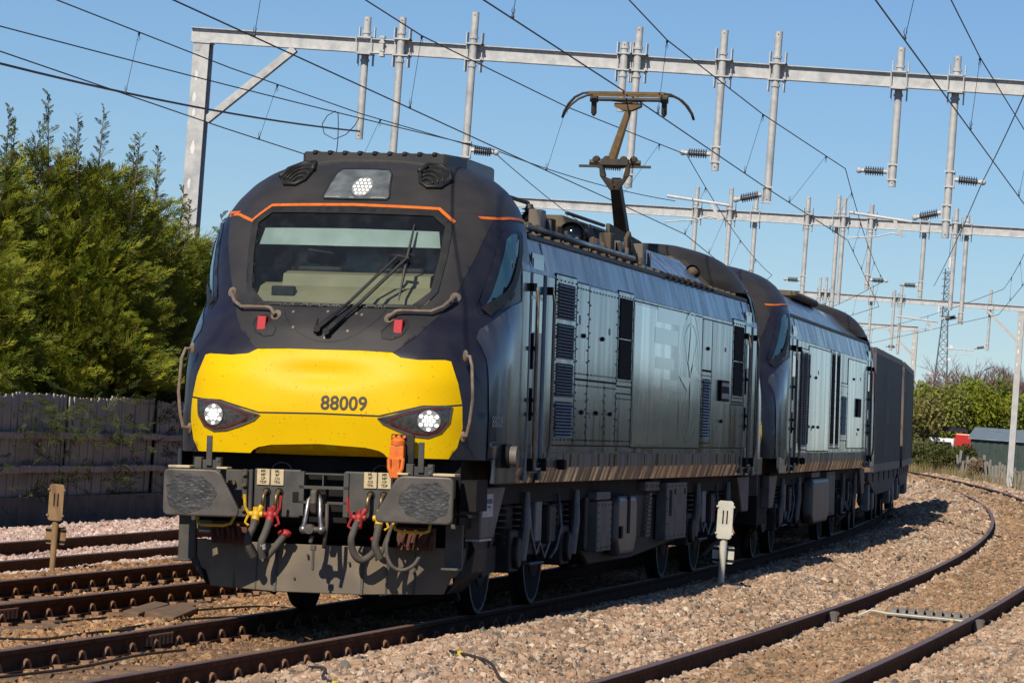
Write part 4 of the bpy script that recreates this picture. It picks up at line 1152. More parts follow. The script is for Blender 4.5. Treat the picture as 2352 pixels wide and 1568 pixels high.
def make_bogie(P, y0, y1, yc):
    for y in (y0, y1):
        for sg in (-1, 1):
            q = MB(); q.lathe((sg * .68, y, .55), (sg, 0, 0), [(0, .57), (.03, .58), (.035, .552), (.12, .55), (.135, .54)], 36); w = P('wheel', q, 'void', smooth=35)
            q = MB(); q.lathe((sg * .812, y, .55), (sg, 0, 0), [(0, .538), (.004, .538), (.004, .505), (0, .505)], 36); P('tyre', q, 'steel', parent=w, smooth=35)
            q = MB(); q.lathe((sg * .80, y, .55), (sg, 0, 0), [(0, .30), (.025, .30), (.04, .24), (.04, .10), (.07, .09), (.07, 0)], 24); P('hub', q, 'under', parent=w, smooth=35)
            q = MB(); q.bx(sg * .86, sg * 1.12, y - .22, y + .22, .38, .75); q.cyl((sg * 1.10, y, .55), (sg * 1.17, y, .55), .14, 16); P('axle_box', q, 'under', bevel=.015)
            for dy in (-.42, .42):
                q = MB()
                for k in range(7): q._lathe(Vector((sg * 1.02, y + dy, .62 + k * .055)), Vector((0, 0, 1)), [(0, .085), (.02, .105), (.04, .085)], 12)
                P('coil_spring', q, 'void', smooth=35)
            q = MB(); q.tube([(sg * 1.13, y + .30, .48), (sg * 1.16, y + .30, .80), (sg * 1.16, y + .30, 1.08)], [.045, .045, .03], 10); P('damper', q, 'galvdark', smooth=35)
        q = MB(); q.cyl((-.8, y, .55), (.8, y, .55), .09, 12); P('axle', q, 'under')
    for sg in (-1, 1):
        q = MB(); q.px([(y0 - .75, .60), (y0 - .60, .95), (yc - .5, .98), (yc - .3, .72), (yc + .3, .72), (yc + .5, .98), (y1 + .60, .95), (y1 + .75, .60), (y1 + .3, .70), (yc + .4, .50), (yc - .4, .50), (y0 - .3, .70)], sg * .92, sg * 1.04); P('bogie_frame', q, 'under', bevel=.012)
        q = MB()
        q.tube([(sg * 1.12, yc - .75, 1.02), (sg * 1.15, yc - .7, .7), (sg * 1.15, yc - .45, .52), (sg * 1.14, yc - .2, .62), (sg * 1.15, yc, .48), (sg * 1.14, yc + .3, .6), (sg * 1.13, yc + .5, .95)], .016, 6)
        q.tube([(sg * 1.14, yc + .75, 1.05), (sg * 1.17, yc + .8, .75), (sg * 1.16, yc + .6, .55), (sg * 1.15, yc + .35, .47)], .014, 6); P('brake_pipe', q, 'galvdark', smooth=True)
        q = MB(); q.bx(sg * 1.06, sg * 1.14, yc - .62, yc + .12, .42, .445); q.bx(sg * 1.05, sg * 1.12, yc - .30, yc + .02, .62, 1.0); P('brake_cylinder', q, 'boxgrey' if False else 'galvdark', bevel=.02)
        q = MB(); q.bx(sg * 1.06, sg * 1.15, yc + .25, yc + .62, .60, .95); P('pipe_bracket', q, 'under', bevel=.02)
    q = MB(); q.bx(-.9, .9, y0 - .6, y1 + .6, .62, .95); P('bogie_bolster', q, 'void')

def make_under(P, kind):
    q = MB(); q.bx(-1.12, 1.12, .95, 19.5, .98, 1.165); P('underframe', q, 'void')
    make_bogie(P, 3.25, 5.95, 4.6); make_bogie(P, 14.55, 17.25, 15.9)
    q = MB(); q.px([(6.9, .98), (6.9, .52), (7.6, .33), (10.3, .33), (13.7, .45), (13.7, .98)], -1.08, 1.08); P('belly_tank', q, 'under', bevel=.02)
    MT.setdefault('tankgrey', mat('dusty_brown_tank', (.16, .135, .115), (.10, .085, .075), 3, stretch=(1, 2, .4), rough=.42, spec=.6))
    for sg in (-1, 1):
        def bx(name, y0, y1, z0, z1, x0, x1, m, bev=.012, bolts=None):
            q = MB(); q.bx(sg * x0, sg * x1, y0, y1, z0, z1); o = P(name, q, m, bevel=bev, seg=2)
            if bolts: P('bolts', rows_bolts(y0 + .06, y1 - .06, z0 + .04, z1 - .04, sg * (x1 + .001), *bolts), 'void', parent=o)
            return o
        if kind == 'electric':
            bx('equipment_case', 7.2, 8.1, .47, .96, 1.09, 1.22, 'boxgrey', bolts=(5, 6)); bx('case_lid', 7.2, 8.06, .97, 1.05, 1.09, 1.21, 'boxgrey')
            q = MB(); q.px([(8.42, .55), (8.42, .93), (8.5, 1.0), (9.6, 1.0), (9.68, .93), (9.68, .55), (9.5, .40), (8.6, .40)], sg * 1.09, sg * 1.24); t = P('fuel_tank', q, 'tankgrey', bevel=.05, seg=3)
            q = MB(); q.bx(sg * 1.235, sg * 1.25, 9.0, 9.14, .62, 1.0); q.bx(sg * 1.235, sg * 1.262, 8.47, 8.60, .58, .70); P('tank_strap', q, 'void', parent=t)
            bx('vent_box', 10.5, 11.5, 1.03, 1.13, 1.1, 1.2, 'boxgrey', bolts=(5, 2))
            q = MB()
            for k in range(11):
                z = .55 + k * .043; q.bx(sg * 1.15, sg * 1.17, 10.8 + (z - .55) * .45, 11.12 + (z - .55) * .1, z, z + .024)
            P('ladder_step', q, 'boxgrey'); bx('dark_case', 10.2, 11.5, .55, 1.0, 1.05, 1.12, 'under')
            o = bx('equipment_case', 12.0, 13.6, .49, 1.11, 1.09, 1.21, 'boxgrey', bolts=(6, 4)); q = MB(); q.bx(sg * 1.21, sg * 1.216, 12.22, 12.38, .75, 1.03); q.bx(sg * 1.21, sg * 1.216, 12.6, 12.68, .98, 1.04); q.bx(sg * 1.21, sg * 1.216, 13.36, 13.44, .98, 1.04); P('slot', q, 'void', parent=o)
            bx('dark_case', 6.9, 7.15, .5, 1.0, 1.05, 1.15, 'under'); bx('dark_case', 8.12, 8.4, .45, 1.0, 1.03, 1.12, 'under')
        else:
            q = MB(); q.px([(7.6, .5), (7.6, .95), (7.7, 1.05), (10.6, 1.05), (10.7, .95), (10.7, .5), (10.4, .38), (7.9, .38)], sg * 1.09, sg * 1.26); P('fuel_tank', q, 'tankgrey', bevel=.06, seg=3)
            bx('equipment_case', 10.9, 12.6, .45, 1.13, 1.09, 1.2, 'boxgrey', bolts=(6, 6)); bx('vent_box', 8.0, 9.5, 1.06, 1.14, 1.1, 1.2, 'boxgrey')
        # sand box with notice at the corner
        for f, ye in ((1, 0.0), (-1, 20.5)):
            yy = lambda y: ye + f * y
            q = MB(); q.px([(yy(1.16), 1.14), (yy(2.3), 1.14), (yy(1.78), .71), (yy(1.18), .71)], sg * 1.06, sg * 1.2); o = P('sand_box', q, 'boxgrey', bevel=.012)
            if kind == 'electric' and f == 1:
                q = MB(); q.bx(sg * 1.2, sg * 1.204, 1.24, 1.70, .89, 1.08); P('notice', q, 'white', parent=o)
                q = MB(); q.bx(sg * 1.204, sg * 1.206, 1.28, 1.66, 1.0, 1.04); q.bx(sg * 1.204, sg * 1.206, 1.30, 1.36, .95, .99); q.bx(sg * 1.204, sg * 1.206, 1.45, 1.6, .965, .98); P('notice_print', q, 'inkblue', parent=o)
                q = MB(); q.bx(sg * 1.07, sg * 1.19, 1.2, 1.75, .69, .708); P('box_sill', q, 'galv', parent=o)
            q = MB(); q.tube([(sg * 1.05, yy(1.3), .70), (sg * 1.0, yy(1.5), .45), (sg * .86, yy(1.9), .28), (sg * .80, yy(2.35), .17)], .028, 8); P('sand_pipe', q, 'grime', smooth=True)
            q = MB(); q.px([(yy(1.75), .70), (yy(2.9), .80), (yy(2.9), .40), (yy(2.3), .36)], sg * .95, sg * 1.02); P('bogie_end', q, 'under')

def roof_electric(P):
    q = MB(); q.prism([(-1.24, 2.4, 3.25), (1.24, 2.4, 3.25), (1.0, 2.4, 3.40), (-1.0, 2.4, 3.40)], 0, (0, 15.7, 0)); P('roof_deck', q, 'roofgrey')
    q = MB(); q.pz([(-.62, 2.15), (.62, 2.15), (.72, 2.6), (.72, 3.9), (-.72, 3.9), (-.72, 2.6)], 3.80, 3.94); o = P('roof_hatch', q, 'charcoal', bevel=.02)
    q = MB()
    for k in range(9): q.bx(-.52 + k * .13 - .02, -.52 + k * .13 + .02, 2.135, 2.6, 3.915, 3.952)
    P('hatch_rib', q, 'under', parent=o, bevel=.01)
    def house(name, y0, y1, w0, w1, z0, z1, m, sl=.25, sr=.25):
        q = MB(); q.hexa([(-w0, y0, z0), (w0, y0, z0), (w0, y1, z0), (-w0, y1, z0), (-w1, y0 + sl, z1), (w1, y0 + sl, z1), (w1, y1 - sr, z1), (-w1, y1 - sr, z1)]); return P(name, q, m, bevel=.012)
    house('equipment_pod', 3.9, 6.2, .95, .7, 3.38, 3.58, 'roofgrey'); house('equipment_pod', 6.95, 8.6, .95, .82, 3.38, 3.70, 'roofdirt', .06, .05)
    o = house('grille_pod', 8.62, 9.7, .95, .83, 3.38, 3.70, 'roofgrey', .02, .05)
    q = MB(); q.prism([(.945, 8.7, 3.40), (.945, 9.62, 3.40), (.845, 9.62, 3.66), (.845, 8.7, 3.66)], 0, (.012, 0, .004)); P('mesh_grille', q, 'meshgrille', parent=o)
    for x, y, z, k in ((1.02, 6.55, 3.47, 1.0), (.92, 5.0, 3.50, .95), (1.0, 15.2, 3.50, .6)):
        q = MB(); q._lathe(Vector((x, y - .16, z)), Vector((0, 1, 0)), [(-.06, 0), (-.05, .05 * k), (-.03, .09 * k), (.005, .12 * k), (.03, .125 * k), (.10, .12 * k), (.26, .10 * k), (.34, .05 * k), (.36, 0)], 20); o = P('roof_cowl', q, 'darkglass' if y < 15 else 'roofdirt', smooth=50)
        q = MB(); q._lathe(Vector((x, y - .18, z)), Vector((0, 1, 0)), [(.02, .118 * k), (-.03, .132 * k), (.06, .135 * k), (.06, .12 * k)], 20); P('rim', q, 'void', parent=o, smooth=35)
    q = MB(); q.px([(9.75, 3.32), (9.75, 3.62), (9.95, 3.70), (10.25, 3.55), (10.7, 3.42), (11.2, 3.32)], 1.0, 1.04); o = P('pan_bracket', q, 'roofdirt', bevel=.005)
    q = MB(); q.cyl((1.03, 9.95, 3.56), (1.055, 9.95, 3.56), .055, 14); q.cyl((1.03, 10.35, 3.43), (1.05, 10.35, 3.43), .05, 14); P('pivot', q, 'panbrown', parent=o)
    q = MB(); q.prism([(1.20, 10.3, 3.31), (.86, 10.3, 3.62), (.2, 10.3, 3.66), (.2, 10.3, 3.3)], 0, (0, 4.6, 0)); P('side_fairing', q, 'cantrail', bevel=.01)
    q = MB(); q.prism([(-1.20, 10.3, 3.31), (-.86, 10.3, 3.62), (-.2, 10.3, 3.66), (-.2, 10.3, 3.3)], 0, (0, 4.6, 0)); P('side_fairing', q, 'cantrail', bevel=.01)
    q = MB(); q.px([(11.6, 3.62), (11.6, 3.86), (13.9, 3.78), (15.0, 3.62)], .52, .56); P('roof_fin', q, 'roofdirt')
    for k in range(9):
        q = MB(); q.cyl((1.215, 11.0 + k * .45, 3.305), (1.225, 11.0 + k * .45, 3.325), .10, 12); P('vent_scallop', q, 'void')
    house('insulator_base', 14.4, 15.6, .7, .6, 3.40, 3.66, 'void', .1, .1)
    house('rear_pod', 15.5, 18.0, 1.02, .62, 3.30, 3.72, 'roofdirt', .5, .8)
    for k in range(26):
        q = MB(); y = 4.0 + k * .53; q.bx(1.15, 1.22, y, y + .07, 3.30, 3.345); P('roof_lug', q, 'roofdirt')
    for k in range(14):
        y = 3.6 + k * .52 + .1 * (k % 3); h = .05 + .05 * ((k * 7) % 4); q = MB(); q.bx(.98, 1.10, y, y + .16 + .08 * (k % 2), 3.36, 3.40 + h); q.cyl((1.12, y + .3, 3.36), (1.12, y + .3, 3.42 + h * .5), .022, 8); P('roof_fitting', q, ('roofdirt', 'roofgrey', 'void')[k % 3], bevel=.008)
    q = MB(); q.tube([(.86, 7.0, 3.72), (.80, 9.7, 3.74)], .018, 6); q.tube([(.6, 4.0, 3.66), (.55, 5.2, 3.78), (.5, 6.9, 3.80)], .02, 6); P('roof_busbar', q, 'pandark', smooth=True)
    for x, y in ((.55, 4.6), (.55, 6.7), (.3, 8.2)):
        q = MB(); prof_ = [(0, .05)]
        for j in range(5): prof_ += [(.02 + j * .035, .045), (.03 + j * .035, .085), (.04 + j * .035, .045)]
        q._lathe(Vector((x, y, 3.56)), Vector((0, 0, 1)), prof_ + [(.22, .03)], 12); P('roof_insulator', q, 'pandark', smooth=30)
    q = MB(); q.tube([(1.12, 3.4, 3.40), (1.14, 9.5, 3.40)], .03, 8); P('roof_conduit', q, 'cantrail', smooth=True)
    q = MB(); q._lathe(Vector((.62, 18.62, 3.66)), Vector((0, 1, 0)), [(0, 0), (.0, .13), (.25, .13), (.25, 0)], 20); o = P('rear_horn', q, 'panbrown', smooth=35)
    q = MB(); q.cyl((.62, 18.60, 3.66), (.62, 18.62, 3.66), .11, 18); P('horn_mesh', q, 'label', parent=o)
    # pantograph
    b = MB(); b.bx(-.45, .45, 15.6, 16.9, 3.66, 3.74); pan = P('pantograph', b, 'pandark', bevel=.01)
    q = MB(); q.prism([(-.085, 16.30, 3.70), (.085, 16.30, 3.70), (.055, 15.42, 4.50), (-.055, 15.42, 4.50)], 0, (0, .14, .10)); P('lower_arm', q, 'pandark', parent=pan, bevel=.01)
    q = MB()
    for s_ in (-1, 1):
        q.hexa([(s_ * .0, 15.42, 4.44), (s_ * .055, 15.42, 4.44), (s_ * .055, 15.52, 4.46), (s_ * .0, 15.52, 4.46), (s_ * .02, 15.40, 4.54), (s_ * .17, 15.38, 4.60), (s_ * .17, 15.47, 4.62), (s_ * .02, 15.50, 4.56)])
        q.hexa([(s_ * .10, 15.38, 4.58), (s_ * .17, 15.38, 4.60), (s_ * .17, 15.47, 4.62), (s_ * .10, 15.47, 4.60), (s_ * .14, 15.37, 4.74), (s_ * .18, 15.37, 4.74), (s_ * .18, 15.46, 4.76), (s_ * .14, 15.46, 4.76)])
    P('knuckle', q, 'pandark', parent=pan, bevel=.006)
    q = MB(); q.bx(-.42, .42, 15.40, 15.44, 4.70, 4.73); q.bx(-.16, .16, 15.36, 15.46, 4.73, 4.80); q.cyl((-.3, 15.42, 4.76), (.3, 15.42, 4.76), .03, 8)
    for x in (-.22, -.1, .1, .22): q.ball((x, 15.42, 4.79), .05, 8, 5)
    P('cross_bar', q, 'pandark', parent=pan)
    q = MB(); q.tube([(-.05, 15.42, 4.75), (.0, 16.3, 5.42)], [.062, .042], 8); P('upper_arm', q, 'panbrown', parent=pan, smooth=40)
    q = MB(); q.prism([(-.16, 16.24, 5.52), (.16, 16.24, 5.52), (.16, 16.24, 5.48), (.05, 16.24, 5.43), (-.05, 16.24, 5.43), (-.16, 16.24, 5.48)], 0, (0, .12, 0)); P('head_cradle', q, 'panbrown', parent=pan, bevel=.006)
    q = MB(); q.cyl((-.46, 16.3, 5.565), (.47, 16.3, 5.565), .024, 10)
    for x in (-.41, .43): q.tube([(x, 16.3, 5.60), (x, 16.3, 5.40), (x, 16.3, 5.365)], [.032, .034, .012], 8); q.bx(x - .04, x + .04, 16.24, 16.36, 5.53, 5.60)
    P('head_spring', q, 'pandark', parent=pan, smooth=40)
    for dy in (-.16, .16):
        q = MB(); q.bx(-.45, .45, 16.3 + dy - .02, 16.3 + dy + .02, 5.612, 5.645); P('contact_strip', q, 'panbrown', parent=pan)
        for sg in (-1, 1):
            q = MB(); q.tube([(sg * .43, 16.3 + dy, 5.63), (sg * .52, 16.3 + dy * .95, 5.622), (sg * .62, 16.3 + dy * .8, 5.575), (sg * .70, 16.3 + dy * .5, 5.50), (sg * .76, 16.3 + dy * .2, 5.41), (sg * .785, 16.3, 5.34)], .015, 6); P('end_horn', q, 'pandark', parent=pan, smooth=True)
    q = MB(); q.tube([(-.45, 16.3, 5.60), (-.2, 16.3, 5.55), (0, 16.3, 5.53), (.2, 16.3, 5.55), (.45, 16.3, 5.60)], .010, 5); P('shunt_cable', q, 'pandark', parent=pan)

def roof_diesel(P):
    for k, (y0, y1) in enumerate(((3.0, 6.6), (6.65, 10.3), (10.35, 14.0), (14.05, 17.6))):
        for sg in (-1, 1):
            q = MB(); q.prism([(sg * 1.24, y0, 3.26), (sg * .72, y0, 3.70), (sg * .1, y0, 3.74), (sg * .1, y0, 3.26)], 0, (0, y1 - y0, 0)); P('roof_panel', q, 'cantrail' if k < 3 else 'bodygrey', bevel=.02)
        q = MB()
        for j in range(9): q.bx(1.2, 1.25, y0 + .2 + j * .36, y0 + .3 + j * .36, 3.255, 3.285)
        P('panel_catch', q, 'void')
    q = MB(); q.bx(-.6, .6, 2.7, 5.2, 3.70, 3.86); P('roof_vent', q, 'void', bevel=.03)
    q = MB(); q.bx(-.8, .8, 9.2, 13.4, 3.72, 3.83); P('exhaust_cover', q, 'roofdirt', bevel=.04)

def front_gear(P):
    # void below the nose and buffer beam plates
    q = MB(); q.bx(-1.12, 1.12, .66, 1.95, .80, 1.36); P('front_void', q, 'void')
    q = MB(); q.bx(-.55, -.16, .46, .50, .85, 1.24); q.bx(.20, .60, .46, .50, .86, 1.24); pl = P('beam_plate', q, 'beam', bevel=.012, seg=2)
    q = MB(); q.bx(-.90, -.575, .50, .56, .84, 1.225); q.bx(.625, .95, .50, .56, .84, 1.225); q.bx(-.60, -.565, .47, .52, .84, 1.23); q.bx(-.655, -.61, .47, .52, .84, 1.23); P('beam_side', q, 'beam', bevel=.008)
    q = MB(); q.bx(-1.1, 1.1, .56, .70, .82, 1.20); P('buffer_beam', q, 'void')
    q = MB()
    for z in (.90, 1.0, 1.10, 1.19): q.cyl((-.632, .45, z), (-.632, .48, z), .018, 8); q.cyl((-.632, .44, z), (-.632, .46, z), .01, 6)
    q.cyl((-.73, .46, 1.12), (-.73, .52, 1.12), .022, 8); q.cyl((.73, .46, 1.12), (.73, .52, 1.12), .022, 8); P('beam_bolt', q, 'brass')
    for x0, rows in ((-.525, ('MR', 'MP', 'CP', 'TDP')), (-.408, ('ML', 'BP', 'CG', 'TFA')), (.365, ('ML', 'BP', 'CG', 'TFA')), (.482, ('MR', 'MP', 'CP', 'TDP'))):
        q = MB(); q.bx(x0, x0 + .105, .448, .459, 1.108, 1.238); o = P('label_plate', q, 'label', bevel=.002)
        for k, t in enumerate(rows):
            me = map_mesh(text_mesh(t, .030, 1.0, .001, 'CENTER'), lambda u, v: (x0 + .0525 + u, .4465, 1.212 - k * .030 + v)); P('label_text', None, 'numblack', parent=o, mesh=me)
    q = MB()
    for x in (-.44, -.335, .425, .535): q.cyl((x, .452, 1.055), (x, .459, 1.055), .034, 14)
    q.bx(-.225, -.165, .452, .4595, .98, 1.06); P('pipe_hole', q, 'void', parent=None)
    for x, m_, hx, hs in ((-.44, 'yelpaint', -.50, -1), (-.335, 'redpaint', -.38, 1), (.425, 'redpaint', .355, -1), (.535, 'yelpaint', .525, 1)):
        q = MB(); q.tube([(x, .52, 1.055), (x, .42, 1.06), (x - .008, .38, 1.02), (x - .014, .37, .93)], .0175, 8); P('brake_pipe_end', q, 'brass', smooth=True)
        q = MB(); c = (hx, .36, .865); q.ball(c, .042, 10, 8, (1, 1, 1.15)); q.cyl((x - .014, .37, .94), (hx, .36, .87), .024, 8); q.cyl((hx, .36, .87), (hx - .004, .33, .79), .034, 10); q.cyl((hx, .36, .87), (hx, .36, .93), .028, 10); q.cyl((hx - .055, .36, .87), (hx + .055, .36, .87), .026, 10)
        ck = P('air_cock', q, m_, smooth=40)
        q = MB(); q.tube([(hx + hs * .05, .33, .86), (hx + hs * .085, .32, .93), (hx + hs * .092, .32, 1.03)], [.012, .012, .014], 6); q.tube([(hx + hs * .06, .33, .86), (hx + hs * .082, .32, .80), (hx + hs * .05, .32, .78)], .011, 6); P('handle', q, m_, parent=ck)
    def hose(pts, r, m='hose', n='air_hose', ends=True):
        V = [Vector(p) for p in pts]; Q = []
        for i in range(len(V) - 1):
            p0, p1, p2, p3 = V[max(i - 1, 0)], V[i], V[i + 1], V[min(i + 2, len(V) - 1)]
            for k in range(6):
                t = k / 6; Q.append(.5 * ((2 * p1) + (p2 - p0) * t + (2 * p0 - 5 * p1 + 4 * p2 - p3) * t * t + (3 * p1 - p0 - 3 * p2 + p3) * t ** 3))
        Q.append(V[-1]); q = MB(); q.tube(Q, r, 10); o = P(n, q, m, smooth=40); return o
    hose([(-.50, .33, .82), (-.51, .30, .76), (-.54, .28, .68), (-.535, .30, .60), (-.505, .33, .53)], .031)
    h = hose([(-.38, .33, .82), (-.40, .29, .73), (-.43, .27, .63), (-.42, .30, .52)], .031)
    q = MB(); q.cyl((-.427, .272, .635), (-.424, .285, .595), .034, 12); P('hose_band', q, 'white', parent=h)
    hose([(-.28, .42, .70), (-.33, .38, .62), (-.40, .36, .53), (-.42, .36, .51)], .029)
    q = MB(); q.ball((-.275, .43, .72), .045, 8, 6, (1.3, 1, .8)); q.ball((.47, .43, .70), .03, 8, 6, (1.2, 1, .8)); P('coupling_head', q, 'redpaint', smooth=40)
    hose([(.35, .33, .84), (.325, .30, .76), (.31, .29, .68), (.33, .32, .58), (.38, .36, .53), (.44, .40, .56), (.50, .42, .63)], .030)
    hose([(.525, .33, .82), (.52, .30, .74), (.51, .29, .65), (.545, .32, .55)], .031)
    hose([(.63, .36, .83), (.605, .30, .70), (.61, .28, .58), (.66, .27, .49), (.74, .28, .465), (.82, .30, .50), (.86, .32, .56), (.89, .34, .62)], .0165, 'hose', 'jumper_cable')
    hose([(.62, .36, .80), (.58, .34, .68), (.55, .34, .58), (.50, .36, .54)], .016, 'hose', 'jumper_cable')
    # draw hook, shackle and hanging link
    q = MB(); q.bx(-.17, -.13, .44, .70, .87, 1.23); q.bx(.20, .24, .44, .70, .87, 1.23); q.bx(-.17, .24, .44, .47, 1.09, 1.115); q.bx(-.17, .24, .44, .47, .97, .99); q.bx(-.15, .22, .46, .50, 1.205, 1.22); q.bx(.02, .03, .45, .60, 1.1, 1.21); q.bx(-.14, .21, .62, .66, .88, 1.2); P('draw_pocket', q, 'beam')
    q = MB(); q.px([(.5, .98), (.5, 1.06), (.3, 1.06), (.18, 1.10), (.11, 1.08), (.10, .98), (.14, .90), (.20, .89), (.17, .97), (.22, 1.0), (.30, .98)], .0, .05); P('draw_hook', q, 'grime', bevel=.012, seg=2)
    q = MB()
    for s_ in (-1, 1): q.tube([(.025 + s_ * .025, .20, 1.04), (.025 + s_ * .048, .16, 1.0), (.025 + s_ * .058, .13, .88), (.025 + s_ * .072, .12, .78)], [.016, .021, .019, .024], 10)
    for s_ in (-1, 1): q.ball((.025 + s_ * .074, .12, .768), .036, 10, 8)
    sh = P('shackle', q, 'steel', smooth=40)
    q = MB(); q.cyl((-.075, .12, .768), (.125, .12, .768), .024, 12); q.cyl((.0, .09, .772), (.0, .17, .772), .040, 12); P('shackle_pin', q, 'grime', parent=sh)
    q = MB(); q.bx(.01, .055, .13, .16, .60, .645); q.bx(.023, .043, .135, .155, .44, .61); q.cyl((.005, .15, .66), (.02, .15, .72), .018, 8); P('hanging_link', q, 'grime', bevel=.005)
    q = MB(); q.tube([(.13, .16, .98), (.135, .15, .80), (.115, .16, .62)], .016, 8); P('shackle_bar', q, 'grime', smooth=True)
    # buffers
    for sg in (-1, 1):
        pl_ = [(1.19, .88), (1.19, 1.16), (1.16, 1.215), (.745, 1.225), (.70, 1.205), (.565, .925), (.575, .875), (.61, .85), (1.15, .845)]
        pl_ = rounded([(1.19, .845), (1.19, 1.225), (.735, 1.225), (.555, .90), (.575, .848)], [.055, .055, .06, .03, .02])
        q = MB(); q.py([(sg * a, b) for a, b in pl_], .0, .045); bf = P('buffer', q, 'bufface', bevel=.014, seg=2)
        def blob(ry, rz, cx, cz, seed, off):
            rr = random.Random(seed); n = 36; ph = [rr.uniform(0, 6.28) for _ in range(4)]
            pts = []
            for i in range(n):
                a = 2 * math.pi * i / n; k = 1 + .05 * math.sin(3 * a + ph[0]) + .04 * math.sin(7 * a + ph[1]) + .03 * math.sin(11 * a + ph[2])
                pts.append((cx + ry * k * math.cos(a), cz + rz * k * math.sin(a)))
            return MB().add([(cx, -off, cz)] + [(a, -off, b) for a, b in pts], [(0, 1 + i, 1 + (i + 1) % n) for i in range(n)])
        P('grease_patch', blob(.205, .155, sg * .965, 1.03, 5 + sg, .003), 'grease', parent=bf)
        q = MB(); q.cyl((sg * .90, .04, 1.04), (sg * .90, .30, 1.04), .10, 20); q.cyl((sg * .90, .25, 1.04), (sg * .90, .58, 1.04), .135, 20); q.bx(sg * .74, sg * 1.06, .52, .58, .88, 1.2); P('buffer_shank', q, 'under', parent=bf, smooth=40)
        # lamp bracket with upright plate, treads, steps
        q = MB(); q.bx(sg * .875 - .024, sg * .875 + .024, .225, .24, 1.25, 1.495); u = P('lamp_bracket', q, 'beam', bevel=.003)
        q = MB(); q.bx(sg * .875 - .12, sg * .875 - .06, .22, .30, 1.225, 1.32); q.bx(sg * .875 + .055, sg * .875 + .10, .22, .30, 1.225, 1.32); q.bx(sg * .875 - .06, sg * .875 + .06, .245, .30, 1.225, 1.30); P('bracket_foot', q, 'beam', parent=u, bevel=.004)
        q = MB(); q.cyl((sg * .875 + .078, .21, 1.30), (sg * .875 + .078, .23, 1.30), .011, 6); q.cyl((sg * .875 + .078, .21, 1.25), (sg * .875 + .078, .23, 1.25), .011, 6); P('bolt', q, 'steel', parent=u)
        q = MB(); q.bx(sg * 1.0, sg * 1.18, .10, .34, 1.228, 1.25); q.bx(sg * .70, sg * .79, .14, .30, 1.228, 1.246); P('tread_plate', q, 'label', bevel=.004)
        q = MB(); q.bx(sg * 1.04, sg * 1.18, .50, .56, .48, .84); q.bx(sg * 1.04, sg * 1.18, .34, .56, .47, .492); st = P('front_step', q, 'grime', bevel=.006)
        q = MB(); q.bx(sg * 1.17, sg * 1.30, .42, .9, .95, 1.20); q.bx(sg * 1.10, sg * 1.28, .35, .55, .90, .925); P('step_bracket', q, 'void', parent=st)
        q = MB(); q.tube([(sg * .96, .26, .85), (sg * .955, .24, .785), (sg * .92, .235, .772), (sg * .74, .235, .772), (sg * .68, .24, .79), (sg * .655, .26, .85)], .0125, 8); P('coupling_pole_rest', q, 'yelpaint' if sg < 0 else 'yelpaint', smooth=True)
        q = MB(); q.bx(sg * .62, sg * .92, .60, .72, .62, .80)
        for k in range(3): q.tube([(sg * (.70 + .09 * k), .56, .78), (sg * (.67 + .09 * k), .54, .68), (sg * (.72 + .09 * k), .54, .64), (sg * (.74 + .09 * k), .56, .74)], .016, 6)
        MT.setdefault('chainrust', mat('rusty_chain', (.13, .045, .025), (.07, .03, .02), 12, rough=.8)); P('coupling_chain', q, 'chainrust', smooth=30)
    # snow plough in three plates
    q = MB(); q.hexa([(-.36, .50, .245), (.36, .50, .245), (.36, .53, .245), (-.36, .53, .245), (-.36, .56, .635), (.36, .56, .635), (.36, .59, .635), (-.36, .59, .635)]); pg = P('snow_plough', q, 'plough', bevel=.006)
    for sg in (-1, 1):
        q = MB(); q.prism([(sg * .365, .50, .245), (sg * .98, .82, .262), (sg * 1.03, .85, .39), (sg * 1.12, .90, .42), (sg * 1.13, .93, .64), (sg * .365, .56, .635)], 0, (0, .03, 0)); P('plough_wing', q, 'plough', parent=pg, bevel=.006)
        q = MB(); q.hexa([(sg * .35, .485, .245), (sg * .372, .485, .245), (sg * .372, .50, .245), (sg * .35, .50, .245), (sg * .35, .54, .63), (sg * .372, .54, .63), (sg * .372, .555, .63), (sg * .35, .555, .63)])
        for t in (.28, .62):
            x = .365 + t * .62; y = .50 + t * .32; q.hexa([(sg * x, y - .010, .252), (sg * (x + .012), y - .004, .252), (sg * (x + .012), y + .02, .252), (sg * x, y + .02, .252), (sg * x, y + .05 - .010, .6), (sg * (x + .012), y + .05, .6), (sg * (x + .012), y + .08, .6), (sg * x, y + .08, .6)])
        P('plough_seam', q, 'grime', parent=pg)
        q = MB(); q.hexa([(sg * 1.0, .80, .26), (sg * 1.18, .95, .44), (sg * 1.18, 1.5, .44), (sg * 1.0, 1.5, .26), (sg * 1.12, .90, .5), (sg * 1.2, .98, .64), (sg * 1.2, 1.5, .64), (sg * 1.1, 1.5, .5)]); P('guard_iron', q, 'under', bevel=.01)
    q = MB()
    for x, z in ((-.2, .36), (.1, .3), (.25, .5), (-.1, .55)): q.cyl((x, .50, z), (x, .54, z), .010, 6)
    P('plough_bolt', q, 'grime', parent=pg)
    # orange jumper socket on its dark bracket
    q = MB(); q.bx(.61, .80, .30, .33, 1.32, 1.555); j = P('jumper_bracket', q, 'under', bevel=.005)
    q = MB(); q.bx(.62, .735, .20, .30, 1.355, 1.46); q._lathe(Vector((.678, .25, 1.46)), Vector((0, 0, 1)), [(0, .058), (.04, .058), (.055, .048), (.07, .02)], 16); P('socket_body', q, 'orange', parent=j, bevel=.006, seg=2)
